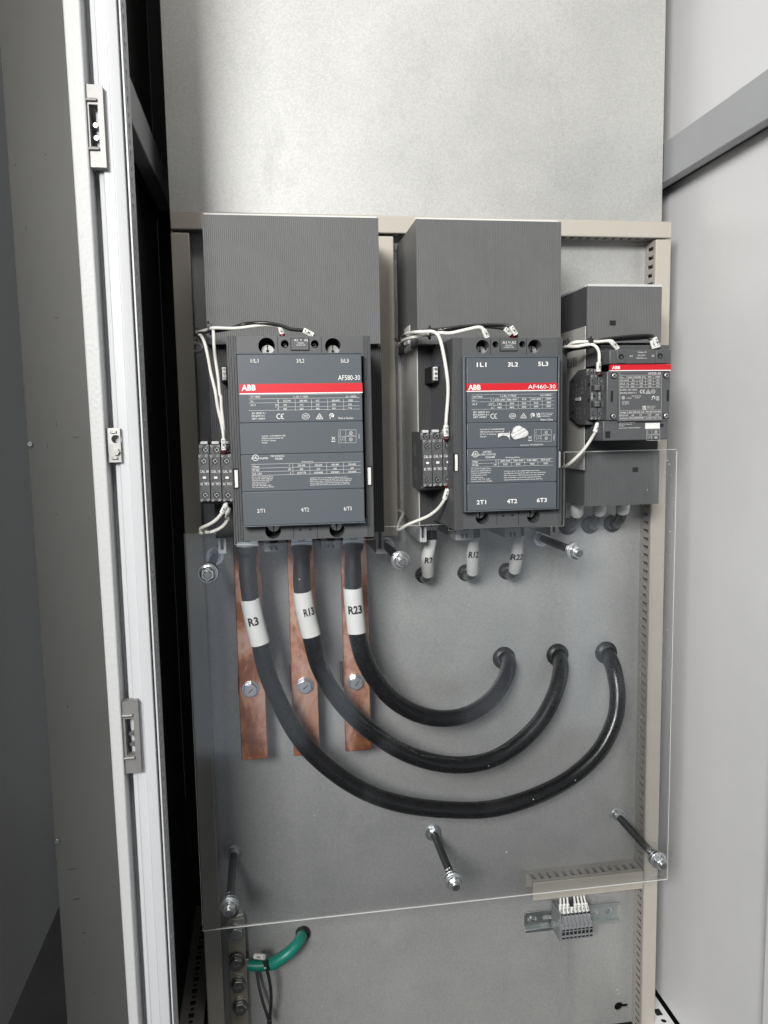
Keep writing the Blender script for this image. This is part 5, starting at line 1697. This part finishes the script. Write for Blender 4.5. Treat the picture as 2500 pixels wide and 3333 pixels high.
h = tz1 - tz0
for i in range(8):
    x0, x1 = a.x + tw * i, a.x + tw * (i + 1)
    o = terminal_mesh(x0, x1).build('terminal', TBLOCK, ts, bevel=.0003)
    m = MB()
    w = tw
    m.box(x0 + w * .2, x1 - w * .14, td - .0001, td + .0003, tz0 + h * .10, tz0 + h * .16)
    m.box(x0 + w * .2, x1 - w * .14, td - .0001, td + .0003, tz0 + h * .24, tz0 + h * .36)
    m.box(x0 + w * .2, x1 - w * .14, td - .0001, td + .0003, tz0 + h * .40, tz0 + h * .455)
    m.box(x0 + w * .2, x1 - w * .14, td - .0139, td - .0100, tz0 + h * .815, tz0 + h * .87)
    m.build('port', HOLE, o, smooth=False)
MB().box(a.x - .0022, a.x - .0002, .009, td - .001, tz0, tz1 + .002).build('end_plate', TBLOCK, ts, bevel=.0004)
xs_top = (620, 650, 680, 706, 742, 772, 803, 830)
nm = ('first', 'second', 'third', 'fourth', 'fifth', 'sixth', 'seventh', 'last')
for i in range(8):
    x0 = a.x + tw * (i + .5)
    bot = Vector((x0, -(td - .012), tz0 + h * .84))
    tp = P('J', xs_top[i], 590, .024)
    upp = P('J', xs_top[i] + 2, 500, .014)
    if i == 3:
        tp = P('J', 712, 600, .024)
    o = MB().tube([upp, tp, tp * .4 + bot * .6, bot], .0016, 10, smooth=5).build('control_wire', WIREK if i == 3 else WIREW, org=bot)
    tag(o, ('black' if i == 3 else 'white') + ' wire into the %s clamp of the small terminal strip, counting from left' % nm[i], 'wire', 'wires into the small terminal strip')
    s0, s1 = bot + (tp - bot) * .05, bot + (tp - bot) * (.55 if i != 3 else .4)
    s_ = MB().tube([s0, s1], .0026, 12, smooth=0).build('marker_sleeve', SLEEVE, o)
    e = s1 - s0
    upv = Vector((0, -1, 0)).cross(e.normalized())
    MB().text('(1M)-%d' % (i + 2), s0 + e * .1 + Vector((0, -.0029, 0)) - upv * .001, s0 + e * .9 + Vector((0, -.0029, 0)) - upv * .001, .0022, .02).build('printed_text', INK, s_, smooth=False)

# ================================================================== EARTH BAR
de = .018
ea, eb = P('K', 462, 485, de), P('K', 690, 1603, de)
ex0 = (P('K', 462, 485, de).x + P('K', 505, 1603, de).x) / 2
ex1 = (P('K', 655, 485, de).x + P('K', 690, 1603, de).x) / 2
eb_ = thing('earth_bar', 'tinned copper earth bar with four hex bolts at lower left', 'earth bar', ((ex0 + ex1) / 2, 0, -.93))
MB().box(ex0, ex1, de - .006, de, -.93, P('K', 460, 480, de).z).build('bar', TINNED, eb_, bevel=.0008)
MB().cyl((ex0 + ex1) / 2 + .006, P('K', 600, 420, .004).z, .0003, de - .0062, .006, 24).build('bar_spacer', ZINC, eb_)
MB().cyl((ex0 + ex1) / 2, -.905, .0003, de - .0062, .006, 24).build('bar_spacer', ZINC, eb_)
for i, (x, y) in enumerate(((557, 655), (563, 985), (580, 1220), (600, 1465))):
    dd = de + (.004 if i == 1 else 0)
    p = P('K', x, y, dd + .012)
    mm = ZINC if i == 0 else STEEL
    o = MB().cyl(p.x, p.z, dd + .0022, dd + .0105, .0102, 6, rot=.52 + .2 * i).build('bolt', mm, eb_, bevel=.001)
    MB().cyl(p.x, p.z, dd + .0001, dd + .0021, .0122 if i != 2 else .0112, 36).build('washer', mm, o, bevel=.0004)
    m = MB().text('8.8', Vector((p.x - .004, -(dd + .0107), p.z - .001)), Vector((p.x + .004, -(dd + .0107), p.z - .001)), .003)
    m.build('head_stamp', PRINTG, o, smooth=False)
p0, p1 = P('K', 560, 822, de), P('K', 560, 935, de)
MB().box(p0.x - .0007, p0.x + .0007, de + .0001, de + .0004, p1.z, p0.z).build('pen_mark', INK, eb_)
MB().box((ex0 + ex1) / 2 - .012, P('K', 700, 960, de).x, de + .0002, de + .0035, P('K', 690, 1025, de).z, P('K', 690, 890, de).z).build('cable_lug', TINNED, eb_, bevel=.0008)

gpts = [('K', 690, 965, .026), ('K', 760, 972, .028), ('K', 860, 968, .030), ('K', 950, 950, .032), ('K', 1030, 905, .034), ('K', 1120, 840, .033), ('K', 1200, 760, .028), ('K', 1250, 690, .018), ('K', 1272, 640, .004), ('K', 1278, 622, -.012)]
W = [P(*q) for q in gpts]
o = MB().tube(W, [S('K', r, .02) for r in (58, 60, 60, 62, 62, 60, 62, 64, 66, 66)], 20, smooth=6).build('earth_cable', GREEN, org=W[-1])
tag(o, 'green earth cable from the earth bar to a grommet in the plate', 'cable')
MB().tube(W[3:7], [S('K', r, .02) for r in (74, 68, 66, 64)], 20, smooth=6).build('insulating_sleeve', GREEN, o)
grommet(P('K', 1282, 628, .003), S('K', 86, 0), 'grommet round the end of the green earth cable', .72)
t = thing('cable_tie', 'long black cable tie with a white tag hanging on the green earth cable', 'cable tie', P('K', 830, 960, .03))


def strap(pts, w, name, m, parent, thick=.0006):
    W = [P(*q) for q in pts]
    q = []
    for i in range(len(W) - 1):
        p0, p1, p2, p3 = W[max(i - 1, 0)], W[i], W[i + 1], W[min(i + 2, len(W) - 1)]
        for k in range(8):
            t_ = k / 8
            q.append(0.5 * ((2 * p1) + (p2 - p0) * t_ + (2 * p0 - 5 * p1 + 4 * p2 - p3) * t_ * t_ + (3 * p1 - p0 - 3 * p2 + p3) * t_ ** 3))
    q.append(W[-1])
    mb = MB()
    vs = []
    for i, p in enumerate(q):
        e = (q[min(i + 1, len(q) - 1)] - q[max(i - 1, 0)]).normalized()
        sd = Vector((0, -1, 0)).cross(e)
        sd = sd.normalized() * w / 2 if sd.length > .05 else Vector((w / 2, 0, 0))
        nn = e.cross(sd).normalized() * thick
        vs += [p - sd - nn, p + sd - nn, p + sd + nn, p - sd + nn]
    fs = [(0, 1, 2, 3), tuple(4 * (len(q) - 1) + k for k in (3, 2, 1, 0))]
    for i in range(len(q) - 1):
        for k in range(4):
            fs.append((4 * i + k, 4 * i + (k + 1) % 4, 4 * i + 4 + (k + 1) % 4, 4 * i + 4 + k))
    mb.add(vs, fs)
    return mb.build(name, m, parent)


strap([('K', 800, 865, .036), ('K', 850, 905, .045), ('K', 890, 1010, .046), ('K', 925, 1160, .045), ('K', 938, 1320, .042), ('K', 930, 1460, .038), ('K', 918, 1570, .034)], .0045, 'strap', BLACKPL, t)
strap([('K', 790, 880, .030), ('K', 772, 960, .014), ('K', 785, 1060, .016), ('K', 810, 1210, .022), ('K', 850, 1370, .028), ('K', 890, 1490, .032), ('K', 915, 1570, .034)], .0045, 'strap', BLACKPL, t)
p = P('K', 920, 1572, .035)
MB().box(p.x - .0035, p.x + .0035, .031, .039, p.z - .004, p.z + .004).build('head', BLACKPL, t, bevel=.0006)
pa, pb = P('K', 762, 870, .040), P('K', 862, 878, .048)
tg = MB().tube([pa, pb], .0040, 14, smooth=0).build('white_tag', SLEEVE, t)
MB().text('485', pa + (pb - pa) * .2 + Vector((0, -.0045, .0005)), pa + (pb - pa) * .7 + Vector((0, -.0045, .0005)), .003, .02).build('printed_text', INK, tg, smooth=False)
pm = P('K', 873, 995, .0468)
MB().box(pm.x - .0014, pm.x + .0014, .0468, .0476, pm.z - .0006, pm.z + .0006).build('painted_glint', WHITEPL, t)  # white chip paints a glint on the black strap

# second green cable, low behind the left duct
gp = [PX('K', 205, 1320, -.128), PX('K', 180, 1450, -.125), PX('K', 180, 1620, -.124)]
gp = [Vector((g.x, .03, g.z)) for g in gp] + [Vector((-.13, .04, -1.0))]
o = MB().tube([Vector((-.118, .06, gp[0].z + .01))] + gp, .008, 16, smooth=6).build('earth_cable', GREEN, org=gp[-1])
tag(o, 'dark green cable half hidden in shade behind the left duct at the bottom', 'cable')

# ================================================================== CAMERA, LIGHT
cam = bpy.data.cameras.new('camera')
co = bpy.data.objects.new('camera', cam)
COL.objects.link(co)
cam.sensor_fit = 'VERTICAL'
cam.sensor_height = 36
cam.lens = FOC / 3333 * 36
cam.clip_start, cam.clip_end = .02, 60


def w3(u, v, n):           # (right, down, into plate) -> world
    return Vector((u, n, -v))


right = w3(CU.x, CV.x, CN.x)
down = w3(CU.y, CV.y, CN.y)
fwd = w3(CU.z, CV.z, CN.z)
M = Matrix((right, -down, -fwd)).transposed().to_4x4()
M.translation = (0, -DIST, 0)
co.matrix_world = M
SC.camera = co


def area(name, loc, aim, sx, sy, power, col):
    l = bpy.data.lights.new(name, 'AREA')
    l.shape, l.size, l.size_y, l.energy, l.color = 'RECTANGLE', sx, sy, power, col
    o = bpy.data.objects.new(name, l)
    COL.objects.link(o)
    o.location = loc
    o.rotation_euler = (Vector(aim) - Vector(loc)).to_track_quat('-Z', 'Y').to_euler()
    return o


area('overhead_lamp', (.65, -1.8, 2.3), (.25, 0, .1), 2.0, 1.3, 22, (1.0, .965, .90))
area('front_lamp', (-1.0, -2.7, .95), (.3, 0, -.05), 1.0, .7, 104, (1.0, .99, .97))
area('side_fill', (-2.3, -1.3, .70), (.62, -.2, .1), .7, 1.4, 150, (.97, .98, 1.0))  # added fill from the left, brightens the right side wall; no real doorway
for x, w, pw in ((-.22, .16, .27), (.0, .20, .26), (.22, .10, .18), (.80, .30, .27), (1.12, .16, .27)):
    area('reflection_strip', (x, -1.75, -.72), (x, 0, -.72), w, .76, pw, (.80, .89, 1.0))  # added unseen strips, there for the pale bands reflected in the acrylic

wd = bpy.data.worlds.new('World')
SC.world = wd
wd.use_nodes = True
bg = wd.node_tree.nodes['Background']
bg.inputs['Color'].default_value = (.93, .96, 1.0, 1)
bg.inputs['Strength'].default_value = .14
SC.render.engine = 'CYCLES'
SC.cycles.max_bounces = 10
SC.cycles.transparent_max_bounces = 16
SC.cycles.caustics_reflective = False
SC.view_settings.view_transform = 'Standard'
SC.view_settings.look = 'None'
SC.view_settings.gamma = 1
SC.view_settings.exposure = .2
SC.view_settings.use_curve_mapping = False
